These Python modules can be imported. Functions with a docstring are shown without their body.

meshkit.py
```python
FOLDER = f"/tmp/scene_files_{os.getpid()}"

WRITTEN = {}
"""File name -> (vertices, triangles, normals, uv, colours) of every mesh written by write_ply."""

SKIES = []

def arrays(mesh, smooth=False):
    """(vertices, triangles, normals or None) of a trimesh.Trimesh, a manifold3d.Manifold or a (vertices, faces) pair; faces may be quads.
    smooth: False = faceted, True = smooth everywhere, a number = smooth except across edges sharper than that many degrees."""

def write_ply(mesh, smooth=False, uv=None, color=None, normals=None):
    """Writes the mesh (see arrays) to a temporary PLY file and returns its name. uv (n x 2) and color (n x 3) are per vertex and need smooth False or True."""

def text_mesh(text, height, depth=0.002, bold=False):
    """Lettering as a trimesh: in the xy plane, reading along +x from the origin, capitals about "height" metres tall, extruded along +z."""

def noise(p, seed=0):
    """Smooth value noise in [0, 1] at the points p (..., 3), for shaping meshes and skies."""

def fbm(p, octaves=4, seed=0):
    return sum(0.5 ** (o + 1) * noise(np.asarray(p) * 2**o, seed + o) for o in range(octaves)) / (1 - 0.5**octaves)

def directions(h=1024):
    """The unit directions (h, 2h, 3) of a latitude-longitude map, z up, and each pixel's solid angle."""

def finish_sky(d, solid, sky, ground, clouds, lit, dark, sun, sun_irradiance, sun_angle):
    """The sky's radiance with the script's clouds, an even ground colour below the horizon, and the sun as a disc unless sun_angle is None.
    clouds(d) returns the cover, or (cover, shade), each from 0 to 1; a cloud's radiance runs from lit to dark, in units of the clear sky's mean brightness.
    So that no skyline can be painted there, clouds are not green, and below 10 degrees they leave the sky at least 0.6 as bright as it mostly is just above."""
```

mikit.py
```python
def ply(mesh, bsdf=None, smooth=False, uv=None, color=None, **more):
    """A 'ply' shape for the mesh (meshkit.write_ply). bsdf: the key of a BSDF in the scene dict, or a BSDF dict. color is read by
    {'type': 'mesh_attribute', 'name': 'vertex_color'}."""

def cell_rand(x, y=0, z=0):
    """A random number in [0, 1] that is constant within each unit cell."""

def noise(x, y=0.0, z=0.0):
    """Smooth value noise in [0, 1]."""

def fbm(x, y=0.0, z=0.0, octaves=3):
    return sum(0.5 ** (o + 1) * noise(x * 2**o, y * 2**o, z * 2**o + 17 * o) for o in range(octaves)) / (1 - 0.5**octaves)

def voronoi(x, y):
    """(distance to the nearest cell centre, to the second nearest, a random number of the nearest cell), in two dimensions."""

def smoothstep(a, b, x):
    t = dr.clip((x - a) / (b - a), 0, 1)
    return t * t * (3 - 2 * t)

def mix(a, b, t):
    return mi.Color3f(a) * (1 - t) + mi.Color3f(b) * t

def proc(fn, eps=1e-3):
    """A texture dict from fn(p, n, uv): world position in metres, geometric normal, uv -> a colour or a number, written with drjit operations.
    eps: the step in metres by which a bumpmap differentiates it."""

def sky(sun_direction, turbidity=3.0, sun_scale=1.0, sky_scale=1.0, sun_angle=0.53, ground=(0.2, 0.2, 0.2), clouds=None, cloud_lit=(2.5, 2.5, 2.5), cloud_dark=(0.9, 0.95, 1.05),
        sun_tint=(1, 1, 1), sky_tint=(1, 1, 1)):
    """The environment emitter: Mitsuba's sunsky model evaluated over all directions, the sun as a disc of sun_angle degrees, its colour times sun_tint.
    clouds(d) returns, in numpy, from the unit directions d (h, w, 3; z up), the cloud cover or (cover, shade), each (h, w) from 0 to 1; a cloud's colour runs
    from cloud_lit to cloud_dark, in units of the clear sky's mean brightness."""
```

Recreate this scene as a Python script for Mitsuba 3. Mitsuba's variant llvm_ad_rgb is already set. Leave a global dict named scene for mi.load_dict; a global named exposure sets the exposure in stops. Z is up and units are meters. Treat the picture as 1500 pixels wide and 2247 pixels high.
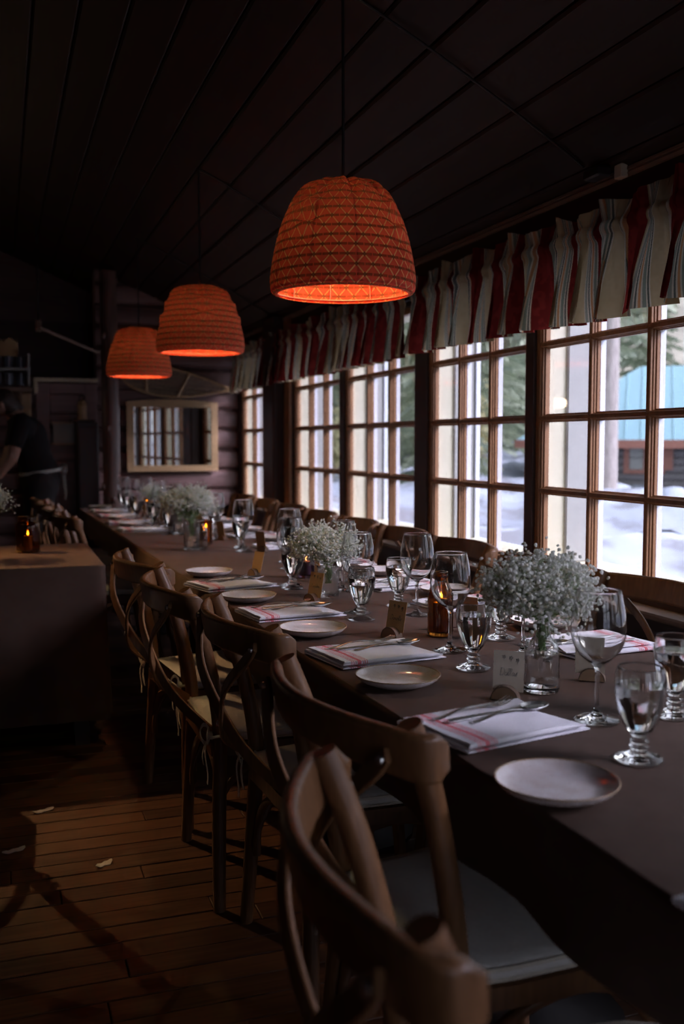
import math, random
import numpy as np, trimesh, manifold3d
import drjit as dr
import mitsuba as mi
import mikit, meshkit
from mikit import proc, ply, noise, fbm, cell_rand, smoothstep, mix
from shapely.geometry import Polygon, LineString

T = mi.ScalarTransform4f
scene, labels = {}, {}

# ------------------------------------------------------------------ camera, sky, lamps, exposure
exposure = 0.22
YAW, PITCH = math.radians(19.184), math.radians(4.137)
fwd = np.array([math.sin(YAW) * math.cos(PITCH), math.cos(YAW) * math.cos(PITCH), -math.sin(PITCH)])
EYE = np.array([0.0, 0.0, 1.25])
scene['camera'] = {'type': 'thinlens', 'fov': 2 * math.degrees(math.atan(750 / 2150)), 'fov_axis': 'x', 'aperture_radius': 0.0052, 'focus_distance': 2.45,
                   'near_clip': 0.05, 'far_clip': 500.0, 'to_world': T().look_at(origin=EYE.tolist(), target=(EYE + fwd).tolist(), up=[0, 0, 1])}
# overcast sky, the sun a wide soft disc behind thin cloud in front of the windows
scene['sky'] = mikit.sky((0.64, -0.48, 0.50), turbidity=4, sun_scale=4.4, sun_tint=(0.97, 1.18, 2.25), sun_angle=30, sky_scale=13.0, ground=(0.36, 0.38, 0.43), clouds=lambda d: np.ones(d.shape[:2]), cloud_lit=(1.0, 1.08, 1.3))
LAMPS = [(0.935, 2.68, 1.675), (0.91, 4.66, 1.675), (0.86, 6.46, 1.672)]   # red pendants: x, y, z of the lower rim
BULB = (140.0, 108.0, 48.0)
SPOT = (7500.0, 4100.0, 1750.0)
FLAME = (34.0, 14.0, 3.2)

# ------------------------------------------------------------------ materials
def lin(r, g, b):
    return [((c / 255 + 0.055) / 1.055) ** 2.4 if c > 10 else c / 255 / 12.92 for c in (r, g, b)]
def rgb(c):
    return {'type': 'rgb', 'value': [float(x) for x in c]}
def mat(name, color, rough=0.6, two=True, **k):
    b = {'type': 'principled', 'base_color': color if isinstance(color, dict) else rgb(color), 'roughness': rough, **k}
    scene[name] = {'type': 'twosided', 'b': b} if two else b
    return name

def wood_fn(a, b, ax, fine=90.0, slow=5.0, plank=None):
    a, b = list(a), list(b)
    def fn(p, n, uv):
        q = [p.x, p.y, p.z]
        s = [slow if k == ax else fine for k in range(3)]
        g = fbm(q[0] * s[0], q[1] * s[1], q[2] * s[2], 3)
        k = fbm(q[0] * s[0] * .12, q[1] * s[1] * .12, q[2] * s[2] * .12, 2)
        t = dr.clip(.65 * g + .6 * k - .12, 0, 1)
        if plank is not None:
            t = dr.clip(t + (plank(p) - .5) * .7, 0, 1)
        return mix(a, b, t)
    return fn
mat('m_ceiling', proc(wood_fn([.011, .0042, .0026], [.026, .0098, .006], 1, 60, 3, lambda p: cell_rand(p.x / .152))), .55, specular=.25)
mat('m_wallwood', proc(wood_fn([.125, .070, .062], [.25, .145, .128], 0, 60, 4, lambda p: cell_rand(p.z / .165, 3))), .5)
mat('m_floor_a', proc(wood_fn([.040, .015, .0065], [.098, .037, .016], 0, 110, 5)), .5)
mat('m_floor_b', proc(wood_fn([.056, .022, .009], [.125, .050, .021], 0, 110, 5)), .5)
mat('m_floor_c', proc(wood_fn([.030, .011, .0055], [.074, .027, .012], 0, 110, 5)), .48)
mat('m_dark', [.018, .012, .010], .6)
mat('m_postwood', [.035, .018, .012], .55)
mat('m_chair', proc(wood_fn([.080, .036, .016], [.225, .108, .047], 2, 120, 14)), .34)
mat('m_sash', proc(wood_fn([.17, .075, .028], [.36, .175, .07], 2, 140, 8)), .45)
mat('m_oak', proc(wood_fn([.30, .18, .08], [.46, .29, .14], 0, 120, 10)), .45)
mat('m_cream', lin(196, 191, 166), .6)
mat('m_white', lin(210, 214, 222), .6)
mat('m_greypaint', lin(158, 158, 152), .6)
mat('m_log', proc(wood_fn([.06, .035, .028], [.19, .115, .092], 2, 50, 4)), .36)
def cloth_fn(p, n, uv):
    w = .5 + .25 * dr.sin(p.x * 2600) * dr.sin(p.y * 2600)
    return mix([.052, .031, .022], [.084, .053, .039], dr.clip(fbm(p.x * 22, p.y * 22, p.z * 22, 3) * .8 + w * .25, 0, 1))
mat('m_cloth', proc(cloth_fn), .85, sheen=.3, specular=.2)
mat('m_cushion', proc(lambda p, n, uv: mix(lin(212, 208, 204), lin(228, 225, 221), fbm(p.x * 260, p.y * 260, p.z * 260, 2))), .85, specular=.2)
mat('m_tape', lin(214, 206, 192), .85)
def napkin_fn(p, n, uv):
    def band(c, w):
        return smoothstep(w + .0006, w - .0004, dr.abs(uv.x - c))
    t = dr.maximum(band(.040, .0048), dr.maximum(dr.maximum(band(.026, .0011), band(.021, .0009)), dr.maximum(band(.054, .0011), band(.059, .0009))))
    t = dr.maximum(t, dr.maximum(band(.031, .0008), band(.049, .0008)))
    return mix([.80, .79, .83], [.60, .09, .11], t * .9)
mat('m_napkin', proc(napkin_fn), .85, specular=.2)
def plate_fn(p, n, uv):
    sp = smoothstep(.80, .86, noise(p.x * 900, p.y * 900, p.z * 900))
    return mix(mix([.74, .70, .70], [.62, .53, .50], fbm(p.x * 60, p.y * 60, 0, 2)), [.24, .15, .10], sp * .6)
mat('m_plate', proc(plate_fn), .13, specular=.5, clearcoat=.5, clearcoat_gloss=.9)
mat('m_platerim', [.30, .19, .10], .2, clearcoat=.5)
scene['m_steel'] = {'type': 'roughconductor', 'material': 'none', 'specular_reflectance': rgb([.74, .73, .72]), 'alpha': .09, 'distribution': 'ggx'}
scene['m_glass'] = {'type': 'dielectric', 'int_ior': 1.5, 'ext_ior': 1.0}
scene['m_water'] = {'type': 'dielectric', 'int_ior': 1.33, 'ext_ior': 1.0}
scene['m_amber'] = {'type': 'dielectric', 'int_ior': 1.5, 'ext_ior': 1.0, 'specular_transmittance': rgb([.66, .40, .15])}
scene['m_smoke'] = {'type': 'dielectric', 'int_ior': 1.5, 'ext_ior': 1.0, 'specular_transmittance': rgb([.46, .38, .46])}
scene['m_pane'] = {'type': 'thindielectric', 'int_ior': 1.5}
scene['m_mirror'] = {'type': 'conductor', 'material': 'none', 'specular_reflectance': rgb([.86, .87, .86])}
mat('m_kraft', proc(lambda p, n, uv: mix(lin(176, 138, 92), lin(200, 164, 116), fbm(p.x * 700, p.y * 700, p.z * 700, 2))), .8)
mat('m_palecard', lin(214, 202, 182), .8)
mat('m_ink', [.02, .016, .014], .7)
mat('m_bark', [.10, .065, .042], .9)
mat('m_slice', [.30, .19, .11], .7)
scene['m_petal'] = {'type': 'principledthin', 'base_color': rgb([.86, .87, .82]), 'roughness': .8, 'diff_trans': .8, 'spec_trans': 0.0}
mat('m_bud', [.55, .52, .40], .8)
mat('m_stem', [.22, .32, .13], .7)
mat('m_wax', [.75, .68, .55], .5)
mat('m_black', [.012, .010, .010], .5)
mat('m_blackcloth', [.011, .011, .012], .9, specular=.2)
mat('m_skin', [.36, .19, .13], .6)
mat('m_hair', [.035, .02, .012], .6)
mat('m_palewood', [.62, .50, .33], .6)
mat('m_rawhide', [.34, .25, .15], .7)
mat('m_shelf', [.20, .13, .09], .7)
mat('m_wire', [.55, .50, .42], .35, metallic=.6)
# lampshade cloth: gold lattice with dark knots, dashed dark woven bars, red ground
def shade_fn(p, n, uv):
    a, b = uv.x * 28.0, uv.y * 7.7
    s, t = a + b, a - b
    ds, dt = dr.abs(s - dr.round(s)), dr.abs(t - dr.round(t))
    line = dr.maximum(smoothstep(.075, .03, ds), smoothstep(.075, .03, dt))
    knot = smoothstep(.16, .10, dr.maximum(ds, dt))
    bar = smoothstep(.16, .10, dr.abs(b * 2 - dr.round(b * 2))) * smoothstep(.47, .42, dr.abs(a * 2 - dr.floor(a * 2) - .5))
    c = mix([.58, .078, .048], [.17, .045, .022], bar * .8)
    c = mix(c, [.72, .36, .16], line * .85)
    return mix(c, [.10, .03, .02], knot * .85)
scene['m_shade'] = {'type': 'principledthin', 'base_color': proc(shade_fn), 'roughness': .8, 'diff_trans': .068, 'spec_trans': 0.0, 'sheen': .3}
# valance cloth, uv.x = metres along the unfolded cloth, uv.y = metres up
def valance_fn(p, n, uv):
    u = uv.x / .34
    f = u - dr.floor(u)
    red = smoothstep(.002, .006, f) * smoothstep(.372, .368, f)
    g = dr.select(f > .375, f - .375, 9)
    h = dr.select(f > .82, f - .82, 9)
    def st(v, c, w):
        return smoothstep(w + .002, w - .002, dr.abs(v - c))
    col = mix([.50, .41, .25], [.42, .33, .18], fbm(uv.x * 55, uv.y * 55, 3, 3))
    for v in (g, h):
        col = mix(col, [.58, .53, .41], st(v, .085, .09))
        for c_, w_, k_ in ((.02, .008, [.10, .11, .09]), (.055, .016, [.22, .26, .20]), (.095, .010, [.52, .27, .12]), (.125, .007, [.12, .13, .11]), (.155, .012, [.28, .30, .24])):
            col = mix(col, k_, st(v, c_, w_))
    damask = smoothstep(.45, .6, fbm(uv.x * 34, uv.y * 34, 7, 3))
    return mix(col, mix([.135, .016, .014], [.19, .024, .020], damask), red)
scene['m_valance'] = {'type': 'principledthin', 'base_color': proc(valance_fn), 'roughness': .8, 'diff_trans': .5, 'spec_trans': 0.0, 'sheen': .2}
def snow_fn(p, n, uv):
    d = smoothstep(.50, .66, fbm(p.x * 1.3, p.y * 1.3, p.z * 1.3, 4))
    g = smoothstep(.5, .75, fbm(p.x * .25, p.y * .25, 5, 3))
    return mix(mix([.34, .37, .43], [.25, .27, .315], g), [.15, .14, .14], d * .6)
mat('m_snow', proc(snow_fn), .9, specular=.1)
mat('m_road', [.33, .31, .31], .9)
mat('m_treebark', proc(lambda p, n, uv: mix([.20, .17, .15], [.42, .38, .35], fbm(p.x * 14, p.y * 14, p.z * 4, 3))), .9)
mat('m_needle', proc(lambda p, n, uv: mix([.19, .235, .17], [.50, .54, .38], fbm(p.x * 1.6, p.y * 1.6, p.z * 1.6, 3))), .8)
mat('m_leafsunlit', proc(lambda p, n, uv: mix([.30, .29, .15], [.60, .54, .30], fbm(p.x * 2, p.y * 2, p.z * 2, 3))), .8)  # bush leaves: warm sunlight put into the yellow of the colour
mat('m_hill', proc(lambda p, n, uv: mix([.16, .15, .12], [.42, .38, .30], fbm(p.x * .35, p.y * .35, p.z * .6, 4))), .95)
mat('m_teal', [.23, .39, .44], .5)
mat('m_cabinlog', proc(lambda p, n, uv: mix([.13, .12, .12], [.26, .24, .24], fbm(p.x * 5, p.y * 5, p.z * 30, 3))), .85)
mat('m_redtrim', [.34, .15, .11], .7)
mat('m_dimglass', [.20, .16, .09], .35)
mat('m_darkglass', [.16, .18, .21], .12)

# ------------------------------------------------------------------ helpers
def n3(k):
    return f'{k:03d}'
def key(name):
    k, i = name, 0
    while k in scene or k in labels or any(x.startswith(k + '__') for x in (scene if i < 0 else ())):
        i += 1
        k = f'{name}_{i:03d}'
    return k
_count = {}
def thing(name, label, cat, group=None):
    i = _count.get(name, 0); _count[name] = i + 1
    k = name if i == 0 else f'{name}_{i:03d}'
    labels[k] = {'label': label, 'category': cat}
    if group: labels[k]['group'] = group
    return k
def struct(name):
    labels[name] = {'kind': 'structure'}
    return name
def put(k, shape, M=None, label=None, kind=None):
    """One entry; a key that is taken gets the next number."""
    i, q = 0, k
    c = _count.get('@' + k, 0); _count['@' + k] = c + 1
    q = k if c == 0 else f'{k}_{c:03d}'
    d = dict(shape)
    if M is not None: d['to_world'] = M
    scene[q] = d
    if label or kind:
        labels[q] = {**({'label': label} if label else {}), **({'kind': kind} if kind else {})}
    return q

class MB:
    def __init__(s): s.v, s.f, s.u, s.n = [], [], [], 0
    def add(s, v, f, uv=None):
        v = np.asarray(v, float); f = np.asarray(f, int)
        if f.shape[1] == 4: f = np.vstack([f[:, [0, 1, 2]], f[:, [0, 2, 3]]])
        s.v.append(v); s.f.append(f + s.n); s.n += len(v)
        s.u.append(np.zeros((len(v), 2)) if uv is None else np.asarray(uv, float))
        return s
    def mesh(s, m):
        return s.add(m.vertices, m.faces)
    def tm(s): return trimesh.Trimesh(np.vstack(s.v), np.vstack(s.f), process=False)
    def uv(s): return np.vstack(s.u)
def tmesh(v, f):
    return MB().add(v, f).tm()
def box(x0, x1, y0, y1, z0, z1, b=0.0):
    lo, hi = np.minimum([x0, y0, z0], [x1, y1, z1]), np.maximum([x0, y0, z0], [x1, y1, z1])
    c, h = (lo + hi) / 2, (hi - lo) / 2
    if b <= 0:
        m = trimesh.creation.box(extents=2 * h); m.apply_translation(c); return m
    b = min(b, h.min() * .9); pts = []
    for sx in (-1, 1):
        for sy in (-1, 1):
            for sz in (-1, 1):
                s = np.array([sx, sy, sz])
                for k in range(3):
                    d = h - b; d[k] = h[k]; pts.append(c + s * d)
    return trimesh.convex.convex_hull(np.array(pts))
def grid(P, uv=None, cu=False, cv=False):
    P = np.asarray(P, float); a, b = P.shape[:2]
    i, j = np.meshgrid(np.arange(a if cu else a - 1), np.arange(b if cv else b - 1), indexing='ij')
    i2, j2 = (i + 1) % a, (j + 1) % b
    q = np.stack([i * b + j, i2 * b + j, i2 * b + j2, i * b + j2], -1).reshape(-1, 4)
    return P.reshape(-1, 3), q, (None if uv is None else np.asarray(uv, float).reshape(-1, 2))
def spline(P, n):
    from scipy.interpolate import CubicSpline
    P = np.asarray(P, float); d = np.r_[0, np.cumsum(np.maximum(np.linalg.norm(np.diff(P, axis=0), axis=1), 1e-6))]
    return CubicSpline(d, P)(np.linspace(0, d[-1], n))
def pchip(P, n):
    from scipy.interpolate import PchipInterpolator
    P = np.asarray(P, float); d = np.r_[0, np.cumsum(np.maximum(np.linalg.norm(np.diff(P, axis=0), axis=1), 1e-6))]
    return PchipInterpolator(d, P)(np.linspace(0, d[-1], n))
def sweep(path, sec, up=None, scale=None, cap=True, closed=False):
    """sec (m,2): offsets along side and up; up: reference direction."""
    path = np.asarray(path, float); n = len(path); sec = np.asarray(sec, float)
    t = np.gradient(path, axis=0) if not closed else np.roll(path, -1, 0) - np.roll(path, 1, 0)
    t /= np.linalg.norm(t, axis=1, keepdims=True) + 1e-12
    rings = []
    u = np.array([0, 0, 1.]) if up is None else np.asarray(up, float)
    if u.ndim == 1 and up is None and abs(t[0] @ u) > .9: u = np.array([1., 0, 0])
    prev = None
    for k in range(n):
        ref = u[k] if u.ndim == 2 else (u if up is not None or prev is None else prev)
        w = ref - t[k] * (ref @ t[k]); w /= np.linalg.norm(w) + 1e-12
        prev = w
        s = np.cross(t[k], w)
        sc = np.ones(2) if scale is None else np.broadcast_to(scale[k], 2)
        rings.append(path[k] + sec[:, :1] * sc[0] * s + sec[:, 1:] * sc[1] * w)
    v, f, _ = grid(np.array(rings), cu=closed, cv=True)
    mb = MB().add(v, f[:, ::-1])
    if cap and not closed:
        m = len(sec)
        for k, fl in ((0, 0), (n - 1, 1)):
            c = rings[k].mean(0); i = np.arange(m)
            tri = np.stack([i, (i + 1) % m, np.full(m, m)], 1)
            mb.add(np.vstack([rings[k], c]), tri[:, ::-1] if fl == 0 else tri)
    m = mb.tm(); m.merge_vertices()
    trimesh.repair.fix_normals(m)
    return m
def circ(r, n=10, ry=None):
    a = np.arange(n) / n * 2 * np.pi
    return np.stack([r * np.cos(a), (r if ry is None else ry) * np.sin(a)], 1)
def rrect(w, h, r):
    p = []
    for sx, sy, a0 in ((1, 1, 0), (-1, 1, 90), (-1, -1, 180), (1, -1, 270)):
        for a in (0, 45, 90):
            q = math.radians(a0 + a); p.append((sx * (w / 2 - r) + r * math.cos(q), sy * (h / 2 - r) + r * math.sin(q)))
    return np.array(p)
def tube(path, r, n=10, cap=True, closed=False):
    r = np.asarray(r, float)
    return sweep(path, circ(1.0, n), None, np.broadcast_to(r, len(path)) if r.ndim == 0 else r, cap, closed)
def lathe(prof, n=36, mod=None):
    """prof (k,2) r,z from the axis at the bottom, up the outside, down the inside to the axis."""
    prof = np.asarray(prof, float); a = np.arange(n) / n * 2 * np.pi
    r = np.repeat(prof[None, :, 0], n, 0); z = np.repeat(prof[None, :, 1], n, 0)
    if mod is not None: r = r * mod(a[:, None], z, np.arange(len(prof))[None, :])
    P = np.stack([r * np.cos(a)[:, None], r * np.sin(a)[:, None], z], -1)
    v, f, _ = grid(P, cu=True)
    m = trimesh.Trimesh(v, MB().add(v, f).tm().faces, process=False)
    m.merge_vertices(); m.update_faces(m.nondegenerate_faces()); m.remove_unreferenced_vertices()
    return m
def cat(*ms):
    return trimesh.util.concatenate([m for m in ms])
def moved(m, M):
    m = m.copy(); m.apply_transform(np.array(M)); return m
def at(x, y, z, deg=0.0, tilt=None):
    t = T().translate([x, y, z]).rotate([0, 0, 1], deg)
    return t if tilt is None else t.rotate(tilt[0], tilt[1])
def hull(spheres):
    pts = []
    s = trimesh.creation.icosphere(subdivisions=2, radius=1).vertices
    for c, r in spheres: pts.append(s * r + np.asarray(c))
    return manifold3d.Manifold.hull_points(np.vstack(pts))

ORD = ['first', 'second', 'third', 'fourth', 'fifth', 'sixth', 'seventh', 'eighth', 'ninth', 'tenth', 'eleventh', 'twelfth']
R = np.random.default_rng(7)
rnd = random.Random(5)
WX = 1.90          # inner face of the window sashes
FY = 8.05          # far wall
def ceil_z(x): return 2.10 + .44 * (1.90 - x) if x > -1.2 else 2.10 + .44 * 3.10 - .44 * (-1.2 - x)

# ================================================================== structure
# ---- floor
struct('floor')
scene['floor'] = ply(box(-4.3, 2.0, -1.9, 9.3, -.12, -.022), 'm_dark')
fl = ['m_floor_a', 'm_floor_b', 'm_floor_c']
rest = {m: MB() for m in fl}
y, k, npl = -1.88, 0, 0
W_ = .086
rp = random.Random(11)
while y < 9.25:
    cuts = [-4.25]
    while cuts[-1] < 2.0:
        cuts.append(min(2.0, cuts[-1] + rp.uniform(1.3, 2.9)))
    for a, b in zip(cuts, cuts[1:]):
        dz = rp.uniform(-.0012, .0008); m = rp.choice(fl if rp.random() < .7 else ['m_floor_b'])
        g = box(a + .0012, b - .0012, y + .0012, y + W_ - .0012, -.022, dz, .0022)
        if 1.0 < y < 6.6 and b > -.7 and npl < 290:
            put('floor__plank', ply(g, m)); npl += 1
        else: rest[m].mesh(g)
    y += W_
for m in fl: put('floor__plank_rows', ply(rest[m].tm(), m), kind='stuff')
# ---- ceiling: boards run along the room, two slopes with the ridge over x = -1.2
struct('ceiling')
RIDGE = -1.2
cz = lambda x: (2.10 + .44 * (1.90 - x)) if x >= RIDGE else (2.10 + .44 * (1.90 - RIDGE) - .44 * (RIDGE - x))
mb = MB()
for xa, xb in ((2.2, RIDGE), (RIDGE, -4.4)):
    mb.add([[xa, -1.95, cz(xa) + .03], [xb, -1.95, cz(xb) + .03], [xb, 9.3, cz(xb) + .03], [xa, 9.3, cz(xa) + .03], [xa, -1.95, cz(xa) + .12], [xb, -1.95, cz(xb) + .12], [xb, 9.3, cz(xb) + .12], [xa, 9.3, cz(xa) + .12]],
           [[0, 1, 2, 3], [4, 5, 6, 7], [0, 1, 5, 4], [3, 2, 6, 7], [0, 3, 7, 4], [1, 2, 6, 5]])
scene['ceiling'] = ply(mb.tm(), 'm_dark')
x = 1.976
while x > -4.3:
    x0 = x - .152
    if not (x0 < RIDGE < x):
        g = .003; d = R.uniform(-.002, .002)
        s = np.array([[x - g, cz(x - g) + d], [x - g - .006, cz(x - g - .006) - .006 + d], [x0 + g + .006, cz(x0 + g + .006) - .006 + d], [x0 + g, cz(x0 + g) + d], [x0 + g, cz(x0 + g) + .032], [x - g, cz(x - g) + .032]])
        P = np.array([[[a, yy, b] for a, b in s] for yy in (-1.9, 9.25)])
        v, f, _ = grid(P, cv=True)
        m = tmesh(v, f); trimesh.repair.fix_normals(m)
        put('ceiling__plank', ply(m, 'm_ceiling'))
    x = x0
# ---- window wall
struct('wall_right')
units = [(-1.07, -.05), (.12, 1.12), (1.17, 2.17), (2.225, 3.25), (3.305, 4.225), (4.365, 5.40), (5.475, 6.455), (6.95, 7.985)]
Z0, Z1 = .79, 1.90
mb = MB()
mb.mesh(box(1.955, 2.13, -1.9, 9.3, -.1, Z0)); mb.mesh(box(1.955, 2.13, -1.9, 9.3, Z1, 2.30))
edges = [-1.9] + [e for u in units for e in u] + [9.3]
for a, b in zip(edges[0::2], edges[1::2]): mb.mesh(box(1.955, 2.13, a, b, Z0, Z1))
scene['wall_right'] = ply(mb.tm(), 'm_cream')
mb = MB()
mb.mesh(box(1.885, 1.955, -1.9, 8.05, 0, Z0 - .02)); mb.mesh(box(1.885, 1.955, -1.9, 8.05, Z1, 2.16))
for a, b in zip(edges[0::2], edges[1::2]): mb.mesh(box(1.888, 1.955, a, min(b, 8.05), Z0 - .02, Z1))
put('wall_right__panelling', ply(mb.tm(), 'm_postwood'))
put('wall_right__ledge', ply(box(1.80, 1.895, -1.85, 8.04, .722, .742, .006), 'm_shelf'), label='bare window ledge board')
put('wall_right__post', ply(box(1.795, 1.90, 6.62, 6.90, 0, 2.12, .012), 'm_postwood'), label='dark squared post')
put('wall_right__casing', ply(box(1.868, 1.90, 6.47, 6.60, .74, 2.08, .006), 'm_sash'), label='brown window casing')
def muntin_sec():
    h = [(0, .0065), (.003, .009), (.011, .009), (.0125, .012), (.020, .012), (.0215, .0155), (.031, .0155)]
    return np.array([(d, w) for d, w in h] + [(d, -w) for d, w in h[::-1]])
MS = muntin_sec()
def bar_y(y0, y1, z):     # horizontal bar
    P = np.array([[[WX + d, yy, z + w] for d, w in MS] for yy in (y0, y1)]); v, f, _ = grid(P, cv=True)
    m = tmesh(v, f); trimesh.repair.fix_normals(m); return m
def bar_z(z0, z1, yc):
    P = np.array([[[WX + d, yc + w, zz] for d, w in MS] for zz in (z0, z1)]); v, f, _ = grid(P, cv=True)
    m = tmesh(v, f); trimesh.repair.fix_normals(m); return m
for i, (a, b) in enumerate(units):
    w = struct(f'window_{i + 1}')
    st, z0, z1 = .028, Z0 + .012, Z1 - .02
    fr = cat(box(WX, WX + .034, a, a + st, Z0 - .01, Z1, .003), box(WX, WX + .034, b - st, b, Z0 - .01, Z1, .003), box(WX, WX + .034, a + st, b - st, Z0 - .018, Z0 + .012, .003), box(WX, WX + .034, a + st, b - st, Z1 - .03, Z1, .003),
             box(WX + .008, WX + .034, a + st, a + st + .008, z0, z1), box(WX + .016, WX + .034, a + st + .008, a + st + .014, z0, z1), box(WX + .008, WX + .034, b - st - .008, b - st, z0, z1), box(WX + .016, WX + .034, b - st - .014, b - st - .008, z0, z1))
    scene[w] = ply(fr, 'm_sash')
    ys = [a + st + .006 + (b - a - 2 * st - .012) * t / 3 for t in range(4)]
    zs = [Z0 + .012, 1.066, 1.335, 1.605, Z1 - .03]
    for yy in ys[1:3]: put(w + '__muntin', ply(bar_z(z0, z1, yy), 'm_sash'))
    for zz in zs[1:4]: put(w + '__muntin', ply(bar_y(a + st, b - st, zz), 'm_sash'))
    for p in range(3):
        for q in range(4):
            v = [[WX + .0315, ys[p], zs[q]], [WX + .0315, ys[p + 1], zs[q]], [WX + .0315, ys[p + 1], zs[q + 1]], [WX + .0315, ys[p], zs[q + 1]]]
            put(w + '__pane', ply(tmesh(v, [[0, 1, 2, 3]]), 'm_pane'))
    if a > -1.2:
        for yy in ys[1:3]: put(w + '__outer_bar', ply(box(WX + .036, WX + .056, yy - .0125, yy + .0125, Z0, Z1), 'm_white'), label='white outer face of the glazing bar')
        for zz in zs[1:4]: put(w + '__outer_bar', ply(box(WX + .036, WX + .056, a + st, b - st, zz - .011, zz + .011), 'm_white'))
        for yy, s in ((a, 1), (b, -1)):
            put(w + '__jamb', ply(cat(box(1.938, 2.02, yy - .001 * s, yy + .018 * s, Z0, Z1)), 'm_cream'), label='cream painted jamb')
            put(w + '__storm_frame', ply(box(2.02, 2.125, yy - .001 * s, yy + .030 * s, Z0, Z1, .004), 'm_greypaint'), label='grey storm window frame')
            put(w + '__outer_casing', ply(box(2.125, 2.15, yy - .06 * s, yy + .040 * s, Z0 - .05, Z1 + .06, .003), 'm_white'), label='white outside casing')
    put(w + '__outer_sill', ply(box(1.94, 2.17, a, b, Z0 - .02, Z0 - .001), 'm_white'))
# cornice: pale wire moulding where the ceiling meets the wall
struct('trim_1')
s = [(1.872, 2.078), (1.884, 2.078), (1.884, 2.108), (1.866, 2.104), (1.866, 2.096), (1.870, 2.094), (1.870, 2.088), (1.866, 2.086)]
P = np.array([[[a, yy, b] for a, b in s] for yy in (-1.85, 8.0)]); v, f, _ = grid(P, cv=True)
m = tmesh(v, f); trimesh.repair.fix_normals(m)
scene['trim_1'] = ply(m, 'm_shelf')
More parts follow.
